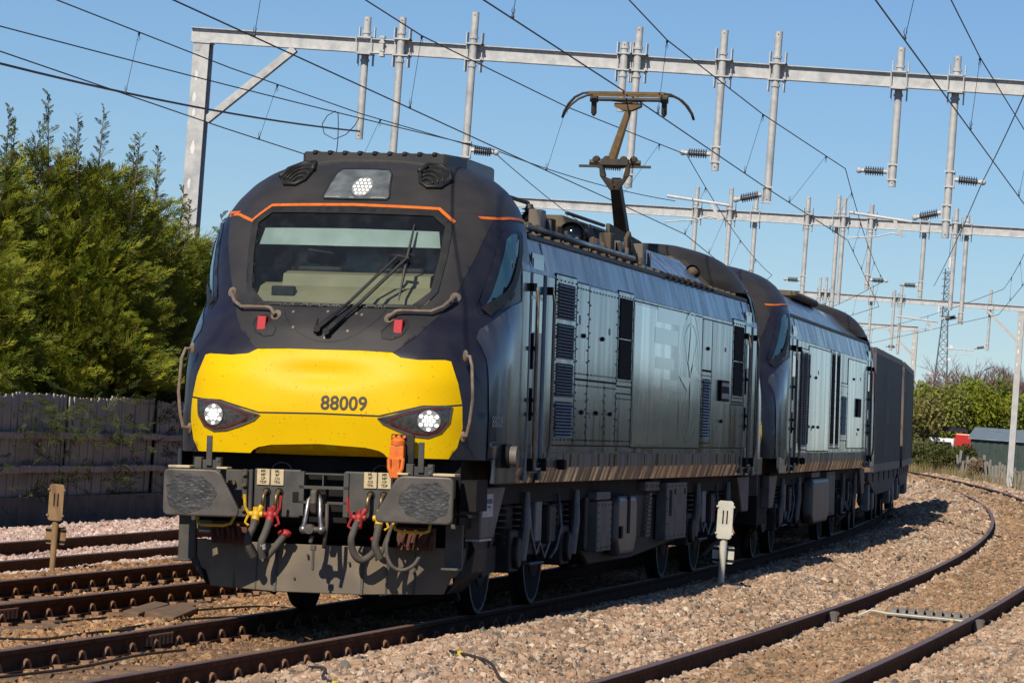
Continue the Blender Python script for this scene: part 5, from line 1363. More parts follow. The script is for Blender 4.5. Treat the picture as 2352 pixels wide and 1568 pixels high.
    q = MB(); q.bx(.615, .74, .185, .20, 1.345, 1.37); q.bx(.645, .71, .17, .22, 1.20, 1.36); q.tube([(.62, .19, 1.36), (.625, .18, 1.28), (.655, .18, 1.20)], .018, 8); q.tube([(.735, .19, 1.36), (.73, .18, 1.28), (.70, .18, 1.22)], .018, 8); P('socket_latch', q, 'orange', parent=j, bevel=.006)
    q = MB()
    for x in (.635, .678, .722): q.cyl((x, .27, 1.535), (x, .302, 1.535), .014, 8)
    P('socket_bolt', q, 'orange', parent=j)
    q = MB()
    for x in (-.36, .48): q.tube([(x + .085 * math.cos(a * math.pi / 10), .62, 1.22 + .075 * math.sin(a * math.pi / 10)) for a in range(11)], .006, 6)
    P('wire_hoop', q, 'galvdark')

MT['bodygrey'] = mat('silver_grey_side', (.10, .107, .107), (.22, .23, .22), 2.5, stretch=(1.5, 1.3, .10), coat=.6, rough=.12, rough2=.3, spec=.6)
def place_vehicle(root, smid, z=0.0):
    root.location = track_pt(smid, 0, z)
    root.rotation_euler = (Matrix.Rotation(track_ang(smid), 4, 'Z') @ Matrix.Rotation(-CANT, 4, 'Y')).to_euler()

loco = thing('electric_locomotive', 'leading locomotive with yellow front numbered 88009 and a raised pantograph', 'locomotive')
place_vehicle(loco, 10.25)
P1 = LP(loco, 10.25)
make_nose(P1); make_nose(P1, True, False)
make_body(P1, 'electric'); make_under(P1, 'electric'); roof_electric(P1); front_gear(P1)
for txt, y, z, size, sx, m in (('88009', .98, 1.635, .135, .86, 'fade'), ('2', 2.70, 2.06, .15, .75, 'white')):
    x = 1.328 if txt == '2' else None
    me = map_mesh(text_mesh(txt, size, sx, .001), lambda u, v: ((x or X_of(y + u, z + v) + .013), y + u, z + v)); P1('side_number', None, m, mesh=me)
q = MB(); q.bx(1.30, 1.318, .94, 1.28, 1.47, 1.475); q.bx(1.30, 1.318, .94, 1.28, 1.51, 1.515); q.bx(1.30, 1.318, .94, .946, 1.47, 1.515); q.bx(1.30, 1.318, 1.274, 1.28, 1.47, 1.515); P1('small_notice', q, 'fade')
q = MB(); q.cyl((1.26, 1.36, 1.40), (1.40, 1.36, 1.40), .10, 16); o = P1('shore_socket', q, 'void', smooth=40)
q = MB(); q.cyl((1.40, 1.36, 1.40), (1.46, 1.36, 1.40), .085, 16); q.bx(1.40, 1.43, 1.40, 1.58, 1.38, 1.45); P1('socket_cap', q, 'boxgrey', parent=o, smooth=40)

loco2 = thing('diesel_locomotive', 'second locomotive coupled behind the leading one, silver grey side and no pantograph', 'locomotive')
place_vehicle(loco2, 20.62 + 10.25)
P2 = LP(loco2, 10.25)
make_nose(P2, False, False); make_nose(P2, True, False)
make_body(P2, 'diesel'); make_under(P2, 'diesel'); roof_diesel(P2)
for sg in (-1, 1):
    q = MB(); q.py([(sg * a, b) for a, b in [(1.15, .88), (1.15, 1.2), (.66, 1.2), (.6, .88)]], 0, .05); q.cyl((sg * .88, .05, 1.04), (sg * .88, .6, 1.04), .11, 12); P2('buffer', q, 'bufface', bevel=.01)
q = MB(); q.bx(-1.1, 1.1, .55, 1.9, .5, 1.36); P2('front_void', q, 'void')

# ------------------------------------------------------------------ container wagons and their containers
MT['boxnavy'] = mat('dark_blue_container', (.060, .052, .044), (.095, .080, .062), 3, stretch=(1, 1, .3), rough=.5, spec=.5)
MT['doornavy'] = mat('faded_blue_container_door', (.085, .08, .10), (.19, .13, .085), 3, stretch=(1, 1, .5), rough=.55)
MT['doorrod'] = mat('orange_brown_door_rod', (.42, .22, .08), (.32, .16, .06), 6, rough=.6)
MT['wagon'] = mat('dusty_wagon_frame', (.11, .10, .092), (.06, .055, .05), 4, rough=.7)
MT['wagongrey'] = mat('pale_bogie_casting', (.30, .30, .29), (.18, .17, .16), 5, rough=.5)
def wagon(label, s0, L):
    w = thing('container_wagon', label, 'rail wagon', group='flat wagons behind the locomotives'); place_vehicle(w, s0 + L / 2)
    P = LP(w, L / 2)
    for sg in (-1, 1):
        q = MB(); q.px([(.4, .92), (.4, 1.05), (L - .4, 1.05), (L - .4, .92), (L - 3.5, .62), (3.5, .62)], sg * 1.10, sg * 1.18); P('side_sill', q, 'wagon', bevel=.01)
        q = MB()
        for k in range(5): q.px([(2.2 + k * (L - 4.4) / 4 - .35, 1.03), (2.2 + k * (L - 4.4) / 4, .86), (2.2 + k * (L - 4.4) / 4 + .35, 1.03)], sg * 1.18, sg * 1.19)
        P('sill_bracket', q, 'void')
        q = MB(); q.cyl((sg * .88, 0, 1.03), (sg * .88, .5, 1.03), .2, 16); P('buffer', q, 'under')
    q = MB(); q.bx(-1.1, 1.1, .3, L - .3, .95, 1.03); P('deck', q, 'wagon')
    q = MB(); q.bx(-1.1, 1.1, .35, .5, .85, 1.08); P('headstock', q, 'boxnavy')
    for yc in (2.3, L - 2.3):
        for dy in (-.9, .9):
            for sg in (-1, 1):
                q = MB(); q.lathe((sg * .68, yc + dy, .46), (sg, 0, 0), [(0, .47), (.03, .48), (.035, .46), (.13, .455)], 24); P('wheel', q, 'under', smooth=35)
                q = MB(); q.px([(yc + dy - .2, .35), (yc + dy - .26, .62), (yc + dy - .1, .86), (yc + dy + .1, .86), (yc + dy + .26, .62), (yc + dy + .2, .35)], sg * 1.0, sg * 1.16); P('axle_box', q, 'wagongrey', bevel=.03, seg=2)
        for sg in (-1, 1):
            q = MB(); q.px([(yc - 1.2, .5), (yc - .9, .8), (yc + .9, .8), (yc + 1.2, .5), (yc + .5, .42), (yc - .5, .42)], sg * .95, sg * 1.05); P('bogie_frame', q, 'wagon', bevel=.02)
    return w
def container(label, s0, L, letters, col='boxnavy'):
    c = thing('shipping_container', label, 'shipping container', group='dark blue containers on the wagons'); place_vehicle(c, s0 + L / 2)
    P = LP(c, L / 2); W, Z0, Z1 = 1.25, 1.055, 3.29
    for sg in (-1, 1):
        n = 36; q = MB(); pts = []
        for i in range(n):
            y = .12 + (L - .24) * i / n; d = (L - .24) / n
            pts += [(W - .04, y), (W - .04, y + d * .3), (W - .008, y + d * .5), (W - .008, y + d * .8)]
        V = [(sg * x, y, Z0 + .14) for x, y in pts] + [(sg * x, y, Z1 - .1) for x, y in pts]; k = len(pts)
        q.add(V, [(i, i + 1, i + 1 + k, i + k) for i in range(k - 1)]); P('corrugated_side', q, col)
        q = MB(); q.bx(sg * (W - .06), sg * W, 0, L, Z0, Z0 + .15); q.bx(sg * (W - .06), sg * W, 0, L, Z1 - .11, Z1); P('side_rail', q, 'doornavy', bevel=.005)
    for y in (0, L - .14):
        for sg in (-1, 1):
            q = MB(); q.bx(sg * (W - .13), sg * (W + .002), y, y + .14, Z0, Z1 + .003); P('corner_post', q, 'doornavy', bevel=.006)
    q = MB(); q.bx(-W + .06, W - .06, .1, L - .1, Z1 - .08, Z1 - .02); P('container_roof', q, col)
    for x0, x1 in ((-1.12, -.008), (.008, 1.12)):
        q = MB(); q.bx(x0, x1, .04, .09, Z0 + .1, Z1 - .14); d = P('container_door', q, 'doornavy', bevel=.004)
        for x in (x0 + .28, x1 - .28):
            q = MB(); q.cyl((x, .0, Z0 + .08), (x, .0, Z1 - .16), .024, 8)
            for z in (1.3, 1.8, 2.4, 2.9): q.bx(x - .05, x + .05, -.01, .04, z, z + .06)
            P('lock_rod', q, 'railsteel', parent=d)
        q = MB(); q.bx(x1 - .20, x1 - .12, .03, .041, Z0 + .25, Z1 - .35); P('door_strip', q, 'doorrod', parent=d)
    q = MB(); q.bx(-1.12, 1.12, .02, .1, Z1 - .13, Z1 - .01); q.bx(-1.12, 1.12, .02, .1, Z0, Z0 + .09); P('door_header', q, 'doornavy')
    for i, (y, z, h) in enumerate(letters):
        q = MB()
        for k in range(4): q.bx(W - .006, W - .003, y + k * .42, y + k * .42 + .26, z, z + h)
        P('side_lettering', q, 'boxgrey')
    me = map_mesh(text_mesh('0', .28, .8, .002), lambda u, v: (.58 + u, .035, 2.6 + v)); P('door_digit', None, 'label', mesh=me)
    q = MB(); q.prism([(.62, .03, 1.62), (.62, .03, 1.84), (.86, .03, 1.73)], 0, (0, .008, 0)); P('door_arrow', q, 'doorrod')
s0 = 41.65
wagon('first flat wagon, right behind the second locomotive', s0, 14.0)
container('nearer dark blue corrugated container, door end facing the second locomotive', s0 + .75, 12.5, ((4.6, 2.55, .38), (4.6, 1.95, .42), (4.2, 1.32, .3)))
wagon('second flat wagon, farther along the curve', s0 + 14.3, 14.0)
container('farther dark blue container at the visible tail of the train', s0 + 15.05, 12.5, ((4.6, 2.4, .4), (4.2, 1.35, .4)))
# ------------------------------------------------------------------ overhead line portals
MT['vzinc'] = mat('bright_zinc_repair_paint', (.78, .78, .76), (.68, .68, .67), 8, rough=.6)
def insulator(P_root, a, b, n=8, r=.085):
    a, b = Vector(a), Vector(b); d = (b - a); L = d.length; u = d.normalized(); q = MB()
    prof_ = [(L * .12, .03)]
    for k in range(n):
        t = L * (.14 + .68 * k / n); h = L * .68 / n
        prof_ += [(t, .045), (t + h * .15, r), (t + h * .35, r * .98), (t + h * .6, .045)]
    prof_ += [(L * .84, .03)]
    q._lathe(a, u, prof_, 14); o = part('insulator', q, 'insul', P_root, smooth=30)
    q = MB(); q.cyl(a, a + u * L * .14, .04, 10); q.cyl(a + u * L * .82, b, .038, 10); q.ball(b, .055, 8, 6); part('end_cap', q, 'galv', o, smooth=40)
    return o
def portal(label, y, xl, xr, z0, z1, slope, tubes, posts, cm='galv', braces=(True, True), joint=None):
    """tubes: (x, z_top, z_bottom, in_front, [(kind, args)])"""
    r = thing('overhead_gantry', label, 'gantry', (0, y, 0), 'steel portals carrying the overhead wires')
    zz = lambda x: slope * (x - xl)
    h = z1 - z0
    def slab(x0, x1, ya, yb, za, zb):
        q = MB(); q.hexa([(x0, ya, za + zz(x0)), (x1, ya, za + zz(x1)), (x1, yb, za + zz(x1)), (x0, yb, za + zz(x0)), (x0, ya, zb + zz(x0)), (x1, ya, zb + zz(x1)), (x1, yb, zb + zz(x1)), (x0, yb, zb + zz(x0))]); return q
    q = slab(xl, xr, -.012, .012, z0 + .018, z1 - .018); part('beam_web', q, 'galv', r)
    for za, zb in ((z1 - .018, z1), (z0, z0 + .018)):
        part('beam_flange', slab(xl, xr, -.085, .085, za, zb), 'galv', r, bevel=.003)
    for side, (x, zb) in posts.items():
        w = .15
        q = MB(); q.bx(x - w, x + w, -.16, -.135, zb, z0 + zz(x) - .004); q.bx(x - w, x + w, .135, .16, zb, z0 + zz(x) - .004); q.bx(x - .012, x + .012, -.135, .135, zb, z0 + zz(x) - .004); c = part('column', q, cm, r)
        q = MB(); q.bx(x - .11, x - .02, -.167, -.16, z0 + zz(x) - .16, z0 + zz(x) - .04); q.bx(x - .17, x + .17, -.18, .18, z0 + zz(x) - .02, z0 + zz(x) - .003); part('cap_plate', q, cm, c)
        for k_, (px_, pz_, pw_, ph_) in enumerate(((-.05, .62, .03, .10), (-.06, 1.02, .035, .09), (-.05, 1.30, .03, .07), (-.02, 1.95, .04, .14), (-.04, 2.6, .03, .10))):
            q = MB(); n_ = 10; q.add([(x + px_, -.1625, z0 + zz(x) - pz_)] + [(x + px_ + pw_ * (1 + .2 * math.sin(i * 2.3 + k_)) * math.cos(i * 2 * math.pi / n_), -.1625, z0 + zz(x) - pz_ + ph_ * (1 + .2 * math.cos(i * 1.7 + k_)) * math.sin(i * 2 * math.pi / n_)) for i in range(n_)], [(0, 1 + i, 1 + (i + 1) % n_) for i in range(n_)]); part('zinc_patch', q, 'vzinc', c)
        q = MB(); q.bx(x - .3, x + .3, -.3, .3, zb - .3, zb + .05); part('footing', q, 'concrete', c)
        sg = 1 if side == 'left' else -1
        a = (x + sg * .16, 0, z0 + zz(x) - 1.42); b = (x + sg * 1.72, 0, z0 + zz(x + sg * 1.7) - .01)
        for dy in (-.07, .07):
            q = MB(); q.bar((a[0], dy, a[2]), (b[0], dy, b[2]), .13, .022, (0, 1, 0)); part('brace', q, cm, r)
        q = MB()
        for t in (.2, .5, .8): q.bx(a[0] + (b[0] - a[0]) * t - .05, a[0] + (b[0] - a[0]) * t + .05, -.065, .065, a[2] + (b[2] - a[2]) * t - .03, a[2] + (b[2] - a[2]) * t + .03)
        part('brace_batten', q, cm, r)
    if joint is not None:
        q = MB(); q.bx(joint - .03, joint + .03, -.10, .10, z0 + zz(joint) - .05, z1 + zz(joint) + .06)
        for z in (z0 - .03, z0 + .06, z1 - .06, z1 + .03): q.bx(joint - .05, joint + .05, -.11, -.08, z + zz(joint) - .015, z + zz(joint) + .015)
        part('splice_plate', q, 'galv', r)
    for x, zt, zb, front_, extra in tubes:
        yy = -.165 if front_ else .165
        q = MB(); q.cyl((x, yy, zb), (x, yy, zt), .068, 14); t = part('drop_tube', q, 'galv', r, smooth=40)
        q = MB()
        for z, s_ in ((z1 + zz(x), 1), (z0 + zz(x), -1)):
            q.bx(x - .13, x + .16, yy - .085 if front_ else -.10, .10 if front_ else yy + .085, z + s_ * .012 - .012, z + s_ * .012 + .012)
            for dx in (-.13, .15): q.bx(x + dx - .01, x + dx + .01, yy - .03, yy + .16 if front_ else yy + .06, min(z, z + s_ * .22), max(z, z + s_ * .22))
            q._lathe(Vector((x, yy, z + s_ * .12 - .02)), Vector((0, 0, 1)), [(0, .085), (.04, .085)], 12)
        for dx in (-.13, .15): q.bx(x + dx - .008, x + dx + .008, -.10, -.086, z0 + zz(x) - .03, z1 + zz(x) + .03)
        part('clamp_bracket', q, 'galv', t)
        q = MB(); q.cyl((x, yy - .07, zt - .06), (x, yy - .066, zt - .06), .012, 6); q.cyl((x, yy - .07, zb + .06), (x, yy - .066, zb + .06), .012, 6); part('bolt_hole', q, 'void', t)
        for ex in extra:
            if ex[0] == 'ins':
                _, dx, za, zb2, ln = ex; sg = 1 if dx > 0 else -1
                q = MB(); q.bx(x + sg * .075, x + sg * .10, yy - .03, yy + .03, za - .16, za + .16); q.bx(x - .09, x + .1, yy - .08, yy - .05, za + .12, za + .15); q.bx(x - .09, x + .1, yy - .08, yy - .05, za - .15, za - .12); part('insulator_bracket', q, 'galv', t)
                insulator(t, (x + sg * .10, yy, za), (x + sg * (.10 + ln), yy, zb2))
            elif ex[0] == 'reg':
                _, xa, za, xb, zb2 = ex
                q = MB(); q.tube([(xa, yy, za), (xb, yy, zb2)], .027, 8); q.bar((xa + (xb - xa) * .28, yy, za + (zb2 - za) * .28), (xa + (xb - xa) * .14, yy, za - .28), .03, .06)
                q.tube([(xa + (xb - xa) * .10, yy, za - .26), (xa + (xb - xa) * .3, yy, za - .22), (xa + (xb - xa) * .55, yy, za - .30), (xb, yy, za - .36), (xb, yy, za - .42)], .014, 6); part('registration_arm', q, 'galv', t, smooth=40)
    return r
G1, G2, G3, G4 = 42.0, 98.0, 174.0, 228.0
portal('nearest steel portal with a braced left post and nine hanging tubes, spanning all tracks', G1, -12.44, 11.0, 8.04, 8.31, -.0065,
       [(-9.20, 8.69, 6.46, False, []), (-8.48, 8.69, 5.9, True, []), (-7.145, 8.86, 6.15, True, [('ins', 1, 6.37, 6.35, .46)]),
        (-4.38, 8.48, 7.22, True, []), (-4.135, 8.76, 5.87, True, [('ins', -1, 6.24, 6.24, .46)]), (-2.595, 8.79, 6.27, True, [('ins', -1, 6.56, 6.56, .50)]),
        (-1.62, 8.82, 5.75, True, [('ins', -1, 5.90, 5.78, .46), ('reg', -2.29, 5.67, -3.42, 5.77)]), (.55, 8.69, 6.20, False, [('ins', -1, 6.46, 6.46, .50)]),
        (1.56, 8.59, 5.35, False, [('ins', 1, 6.40, 6.38, .50), ('ins', -1, 5.80, 5.68, .46), ('reg', .95, 5.60, -.17, 5.70)])],
       {'left': (-12.2, -.6), 'right': (10.7, -.5)}, joint=-8.85)
portal('second steel portal behind the train roof with many hanging tubes', G2, -20.5, 6.0, 8.0, 8.30, .003,
       [(-10.65, 9.0, 6.65, True, []), (-9.58, 9.03, 6.38, True, []), (-8.82, 8.86, 6.24, False, [('ins', -1, 6.4, 6.4, .46)]), (-7.15, 8.89, 5.66, True, [('ins', -1, 6.3, 6.3, .46)]),
        (-6.24, 9.02, 5.24, False, [('ins', -1, 5.6, 5.5, .46), ('reg', -6.9, 5.45, -8.0, 5.55)]), (-6.02, 8.93, 5.62, True, []), (-5.16, 8.79, 6.14, True, [('ins', 1, 6.45, 6.45, .5)]),
        (-3.52, 8.48, 5.98, False, [('ins', -1, 6.38, 6.38, .5)]), (-2.54, 8.83, 5.68, True, []), (-2.21, 8.66, 5.27, False, [('ins', -1, 5.5, 5.4, .46), ('reg', -2.9, 5.3, -4.2, 5.4)]), (1.6, 8.8, 5.8, True, [])],
       {'left': (-20.2, -.6), 'right': (5.7, -.5)}, joint=.4)
portal('third steel portal ending at a pale braced post beside the timber fence', G3, -24.0, -4.72, 8.08, 8.34, -.002,
       [(-14.8, 9.05, 7.33, True, []), (-14.5, 9.07, 7.41, True, []), (-12.27, 8.87, 5.91, False, [('ins', -1, 6.3, 6.3, .46)]), (-11.12, 8.66, 5.70, True, []), (-10.78, 8.97, 5.54, True, [('ins', -1, 5.9, 5.9, .46), ('reg', -11.4, 5.7, -12.9, 5.75)]), (-6.45, 9.0, 6.03, False, [('ins', -1, 6.2, 6.1, .5), ('reg', -7.1, 6.0, -8.6, 6.0)])],
       {'left': (-23.7, -.6), 'right': (-4.9, -.6)}, 'paleconc')
portal('farthest steel portal, its pale right post just above the containers', G4, -32.0, -14.4, 8.0, 8.28, 0,
       [(-19.0, 8.9, 5.9, True, []), (-22.0, 8.9, 5.9, True, [])], {'left': (-31.7, -.6), 'right': (-14.55, -.6)}, 'paleconc')

# ------------------------------------------------------------------ overhead wires
def span(a, b, sag, n=14):
    a, b = Vector(a), Vector(b); return [a + (b - a) * i / n - Vector((0, 0, sag * 4 * (i / n) * (1 - i / n))) for i in range(n + 1)]
def chain(pts, sags):
    P = []
    for i in range(len(pts) - 1): P += span(pts[i], pts[i + 1], sags[i])[(1 if i else 0):]
    return P
def at_y(P, y):
    for a, b in zip(P, P[1:]):
        if a.y <= y <= b.y: return a + (b - a) * ((y - a.y) / (b.y - a.y))
    return None
def wire_line(label, contact, cat, drops, rc=.0085, rk=.0085):
    r = thing('overhead_line', label, 'overhead wire', (0, 0, 0), 'overhead wires above the tracks')
    q = MB(); q.tube(contact, rc, 6); part('contact_wire', q, 'wire', r, smooth=True)
    q = MB(); q.tube(cat, rk, 6); part('catenary_wire', q, 'wire', r, smooth=True)
    for y in drops:
        a, b = at_y(cat, y), at_y(contact, y)
        if a is None or b is None: continue
        q = MB(); q.tube([a, b], .0035, 5)
        for p, s_ in ((a, -1), (b, 1)):
            q.ball(p + Vector((0, 0, s_ * .02)), .017, 6, 4, (1, 1, 1.5)); q.tube([p + Vector((0, 0, s_ * .03)), p + Vector((.018, 0, s_ * .08)), p + Vector((0, 0, s_ * .13)), p + Vector((-.014, 0, s_ * .08)), p + Vector((0, 0, s_ * .03))], .004, 5)
        part('dropper', q, 'wire', r)
cx = lambda y, t=0: -RC + math.sqrt(RC * RC - (y - 10) ** 2) + t
wire_line('contact and catenary wires over the train, touching the raised pantograph',
          chain([(.22, -8, 5.65), (-.05, 5.88, 5.65), (-.27, 15.83, 5.65), (-.79, 33.97, 5.65), (-1.22, 52.5, 5.65), (cx(98, .2), 98, 5.65), (cx(174), 174, 5.65), (cx(228), 228, 5.65)], [0] * 7),
          chain([(.25, -14, 6.95), (-.1, 14.9, 6.61), (-.33, 19.69, 6.59), (-.50, 31.36, 6.57), (-.28, 42, 6.46), (cx(98, .3), 98, 6.45), (cx(174), 174, 6.45), (cx(228), 228, 6.45)], [0.0, 0, 0, 0, .22, .25, .1]),
          [-6, 1.5, 7.7, 19.69, 31.36, 39.2, 48, 58, 68, 78, 90, 110, 125, 140, 155])
wire_line('contact and catenary wires over the second track, passing left of the pantograph',
          chain([(-2.4, -14, 5.45), (-2.95, 5.54, 5.45), (-3.51, 25.42, 5.45), (-3.84, 38, 5.45), (-4.2, 50, 5.45), (cx(98, -3.3), 98, 5.6), (cx(174, -3.4), 174, 5.65)], [0] * 6),
          chain([(-2.5, -14, 6.7), (-3.06, 14.3, 6.38), (-3.23, 18.46, 6.36), (-3.40, 30.45, 6.44), (-3.14, 42, 6.53), (cx(98, -3.2), 98, 6.4), (cx(174, -3.3), 174, 6.45)], [0, 0, 0, 0, .22, .25]),
          [3, 9.2, 18.46, 30.45, 39, 50, 60, 70, 82, 110, 130])
wire_line('contact and catenary wires over the empty right hand track',
          chain([(4.1, -14, 5.65), (3.83, 3.92, 5.65), (3.35, 35, 5.65), (2.9, 52, 5.65), (cx(98, 3.9), 98, 5.65), (cx(174, 4), 174, 5.65), (cx(228, 4), 228, 5.65)], [0] * 6),
          chain([(4.3, -14, 6.75), (3.83, 12, 6.51), (3.65, 19.2, 6.55), (3.51, 31, 6.56), (3.45, 42, 6.45), (cx(98, 4), 98, 6.45), (cx(174, 4), 174, 6.45), (cx(228, 4), 228, 6.45)], [0, 0, 0, 0, .2, .25, .1]),
          [1, 7.6, 19.2, 33, 50, 60, 72, 84, 112, 126, 140, 156, 190])
wire_line('contact and catenary wires over the farthest left track, above the conifers',
          chain([(-6.3, -12, 5.45), (-6.99, 13.13, 5.45), (-7.3, 24.79, 5.45), (-7.4, 34.7, 5.45), (cx(98, -6.7), 98, 5.6)], [0] * 4),
          chain([(-6.7, -12, 6.5), (-6.97, 15.1, 6.25), (-7.10, 24.1, 6.25), (-7.12, 32.8, 6.30), (-6.65, 42, 6.36), (cx(98, -6.8), 98, 6.4)], [0, 0, 0, 0, .22]),
          [8, 19.05, 27, 34, 60, 75])
def single(label, P, r=.009):
    t = thing('feeder_wire', label, 'overhead wire', (0, 0, 0), 'single feeder wires'); q = MB(); q.tube(P, r, 6); part('conductor', q, 'wire', t, smooth=True); return t
single('thin single wire rising to the left, between the conifer row and the portal beam', chain([(-9.0, -4, 6.3), (-8.02, 16.34, 6.0), (-6.62, 42, 6.40), (-5.6, 58, 6.5)], [0, .03, .1]))
single('thick black feeder cable anchored on the first hanging tube of the nearest portal', chain([(-9.0, 0, 5.5), (-8.64, 18.41, 5.7), (-9.12, 41.8, 6.58)], [.03, .10]), .017)
single('wire anchored on the right hand insulator of the nearest portal', chain([(7.2, -8, 6.9), (4.3, 20, 6.55), (2.16, 42, 6.38), (-3.1, 98, 6.4)], [0, .05, .1]))
# hanging jumper loops
q = MB(); q.tube([(-7.85, 36.00, 6.45), (-7.92, 36.00, 6.31), (-8.06, 36.00, 6.15), (-8.25, 36.00, 6.06), (-8.43, 36.00, 6.14), (-8.48, 36.00, 6.30), (-8.40, 36.00, 6.45), (-8.27, 36.00, 6.53), (-8.22, 36.00, 6.49), (-8.20, 36.00, 6.28), (-8.19, 36.00, 6.03), (-8.20, 36.00, 5.80)], .008, 6)
o = part('jumper_loop', q, 'wire', None, smooth=True); tag(o, 'thin looped jumper wire hanging above the locomotive roof left of the first long tube', 'jumper wire')

# ------------------------------------------------------------------ background on the right
MT['leaf'] = mat('spring_leaf', (.9, .9, .9), (1, 1, 1), 3, rough=.6, attr='tint', trans=.25, spec=.2)
MT['twig'] = mat('bare_twig', (.17, .10, .085), (.12, .075, .065), 2, rough=.9)
def shrub(label, x, y, z, w, h, n, c1, c2, seed, size=.13, name='shrub', grp='green shrubs beyond the curve'):
    rg = np.random.default_rng(seed); r = thing(name, label, 'shrub' if name == 'shrub' else 'tree', (x, y, z), grp)
    st = MB()
    for k in range(7):
        a = rg.random() * 6.28; st.tube([(0, 0, -.3), (math.cos(a) * w * .2, math.sin(a) * w * .2, h * .35), (math.cos(a) * w * .45, math.sin(a) * w * .45, h * .75)], [.05, .035, .01], 5)
    part('stem', st, 'bark', r)
    nl = 26; ang = rg.random(nl) * 6.28; el = rg.random(nl) ** .6; cr = np.stack([np.cos(ang) * w * .62 * np.sqrt(1 - (el * .8) ** 2), np.sin(ang) * w * .62 * np.sqrt(1 - (el * .8) ** 2), h * (.18 + .66 * el)], 1)
    k = rg.integers(0, nl, n); sp = rg.normal(0, 1, (n, 3)); sp /= np.linalg.norm(sp, axis=1, keepdims=True)
    p = cr[k] + sp * np.array([w * .36, w * .36, h * .19]) * (rg.random((n, 1)) ** .45)
    p[:, 2] = np.abs(p[:, 2])
    d = rg.normal(size=(n, 3)); d /= np.linalg.norm(d, axis=1, keepdims=True); e = np.cross(d, rg.normal(size=(n, 3))); e /= np.linalg.norm(e, axis=1, keepdims=True)
    s_ = (size * rg.uniform(.5, 1.2, n))[:, None]
    V = np.stack([p - d * s_, p + e * s_ * .5, p + d * s_, p - e * s_ * .5], 1).reshape(-1, 3)
    tone = (rg.random(nl)[k] * .6 + rg.random(n) * .4)[:, None]; col = (np.array(c1) * (1 - tone) + np.array(c2) * tone) * 1.45
    link('foliage', npmesh('foliage', V, np.arange(4 * n).reshape(-1, 4), 'leaf', np.repeat(col, 4, 0)), None, r, fix=False)
gA, gB = (.075, .10, .018), (.17, .19, .03)
kx = lambda px, Y: 7.5 + (-.0830 + (px - 2110) * .0001025) * (Y + 33)
shrub('olive shrub half hidden by the last container', kx(2112, 196), 196, -.6, 2.0, 4.6, 6000, (.09, .095, .03), (.24, .21, .07), 1)
shrub('tall pale green shrub right of the last container', kx(2155, 203), 203, -.6, 2.6, 5.4, 8000, gA, (.26, .26, .06), 2)
shrub('rounded bright green shrub in the middle of the thicket', kx(2215, 206), 206, -.6, 2.6, 5.5, 8000, (.08, .11, .012), (.21, .22, .02), 3)
shrub('dark green shrub behind the pale portal post', kx(2270, 210), 210, -.6, 2.6, 5.9, 8000, (.06, .10, .012), (.18, .21, .02), 4)
shrub('yellow green shrub at the right edge of the view', kx(2345, 208), 208, -.6, 2.8, 5.2, 8000, (.09, .12, .015), (.24, .23, .02), 5)
shrub('green shrub just outside the right edge', kx(2410, 206), 206, -.6, 2.8, 5.4, 6000, gA, gB, 6)
shrub('low dark bramble in front of the parked vehicles', kx(2200, 188), 188, -.6, 1.7, 1.95, 6000, (.04, .06, .015), (.11, .10, .035), 7, .10)
shrub('low dry bush beside the grey boards', kx(2262, 179), 179, -.6, .75, 1.35, 2500, (.14, .10, .06), (.24, .17, .10), 8, .07)
shrub('pale low shrub beside the last container at the grass', kx(2122, 192), 192, -.6, 1.2, 2.1, 3000, (.06, .075, .025), (.13, .13, .05), 9, .10)
def bare_tree(label, x, y, h, seed):
    rg = random.Random(seed); r = thing('bare_tree', label, 'tree', (x, y, -.7), 'bare trees behind the green shrubs')
    tr = MB(); tr.tube([(0, 0, 0), (.05, 0, h * .3), (.0, .05, h * .5)], [.16, .11, .07], 6); part('trunk', tr, 'twig', r)
    q = MB()
    def br(p, d, L, rad, dep):
        e = p + d * L; q.tube([p, e], [rad, rad * .55], 4 if dep < 3 else 3, cap=False)
        if dep >= 5: return
        for _ in range(3 if dep < 4 else 4):
            nd = (d + Vector((rg.gauss(0, .45), rg.gauss(0, .45), rg.gauss(.1, .3)))).normalized()
            br(p + d * L * rg.uniform(.45, 1), nd, L * rg.uniform(.55, .8), max(rad * .58, .016), dep + 1)
    for k in range(6): br(Vector((0, 0, h * .24)), Vector((rg.gauss(0, .45), rg.gauss(0, .45), 1)).normalized(), h * .29, .085, 1)
    part('branches', q, 'twig', r)
for i, px in enumerate((2125, 2150, 2178, 2205, 2232, 2258, 2285, 2312, 2340, 2366, 2392)):
    Y = 292 + (i * 37) % 20
    bare_tree(('leafless purplish tree above the last container', 'leafless tree left of the lattice mast foot', 'leafless tree in front of the lattice mast', 'leafless tree right of the lattice mast', 'low leafless tree over the bright green shrub', 'dense leafless tree left of the pale post',
               'leafless tree touching the pale post', 'leafless brown tree behind the pale post', 'tall leafless tree right of the pale post', 'leafless tree at the right edge', 'leafless tree beyond the right edge')[i], kx(px, Y), Y, (7.4, 8.0, 8.6, 9.4, 9.0, 8.4, 9.0, 9.4, 9.6, 9.4, 9.0)[i], 60 + i)
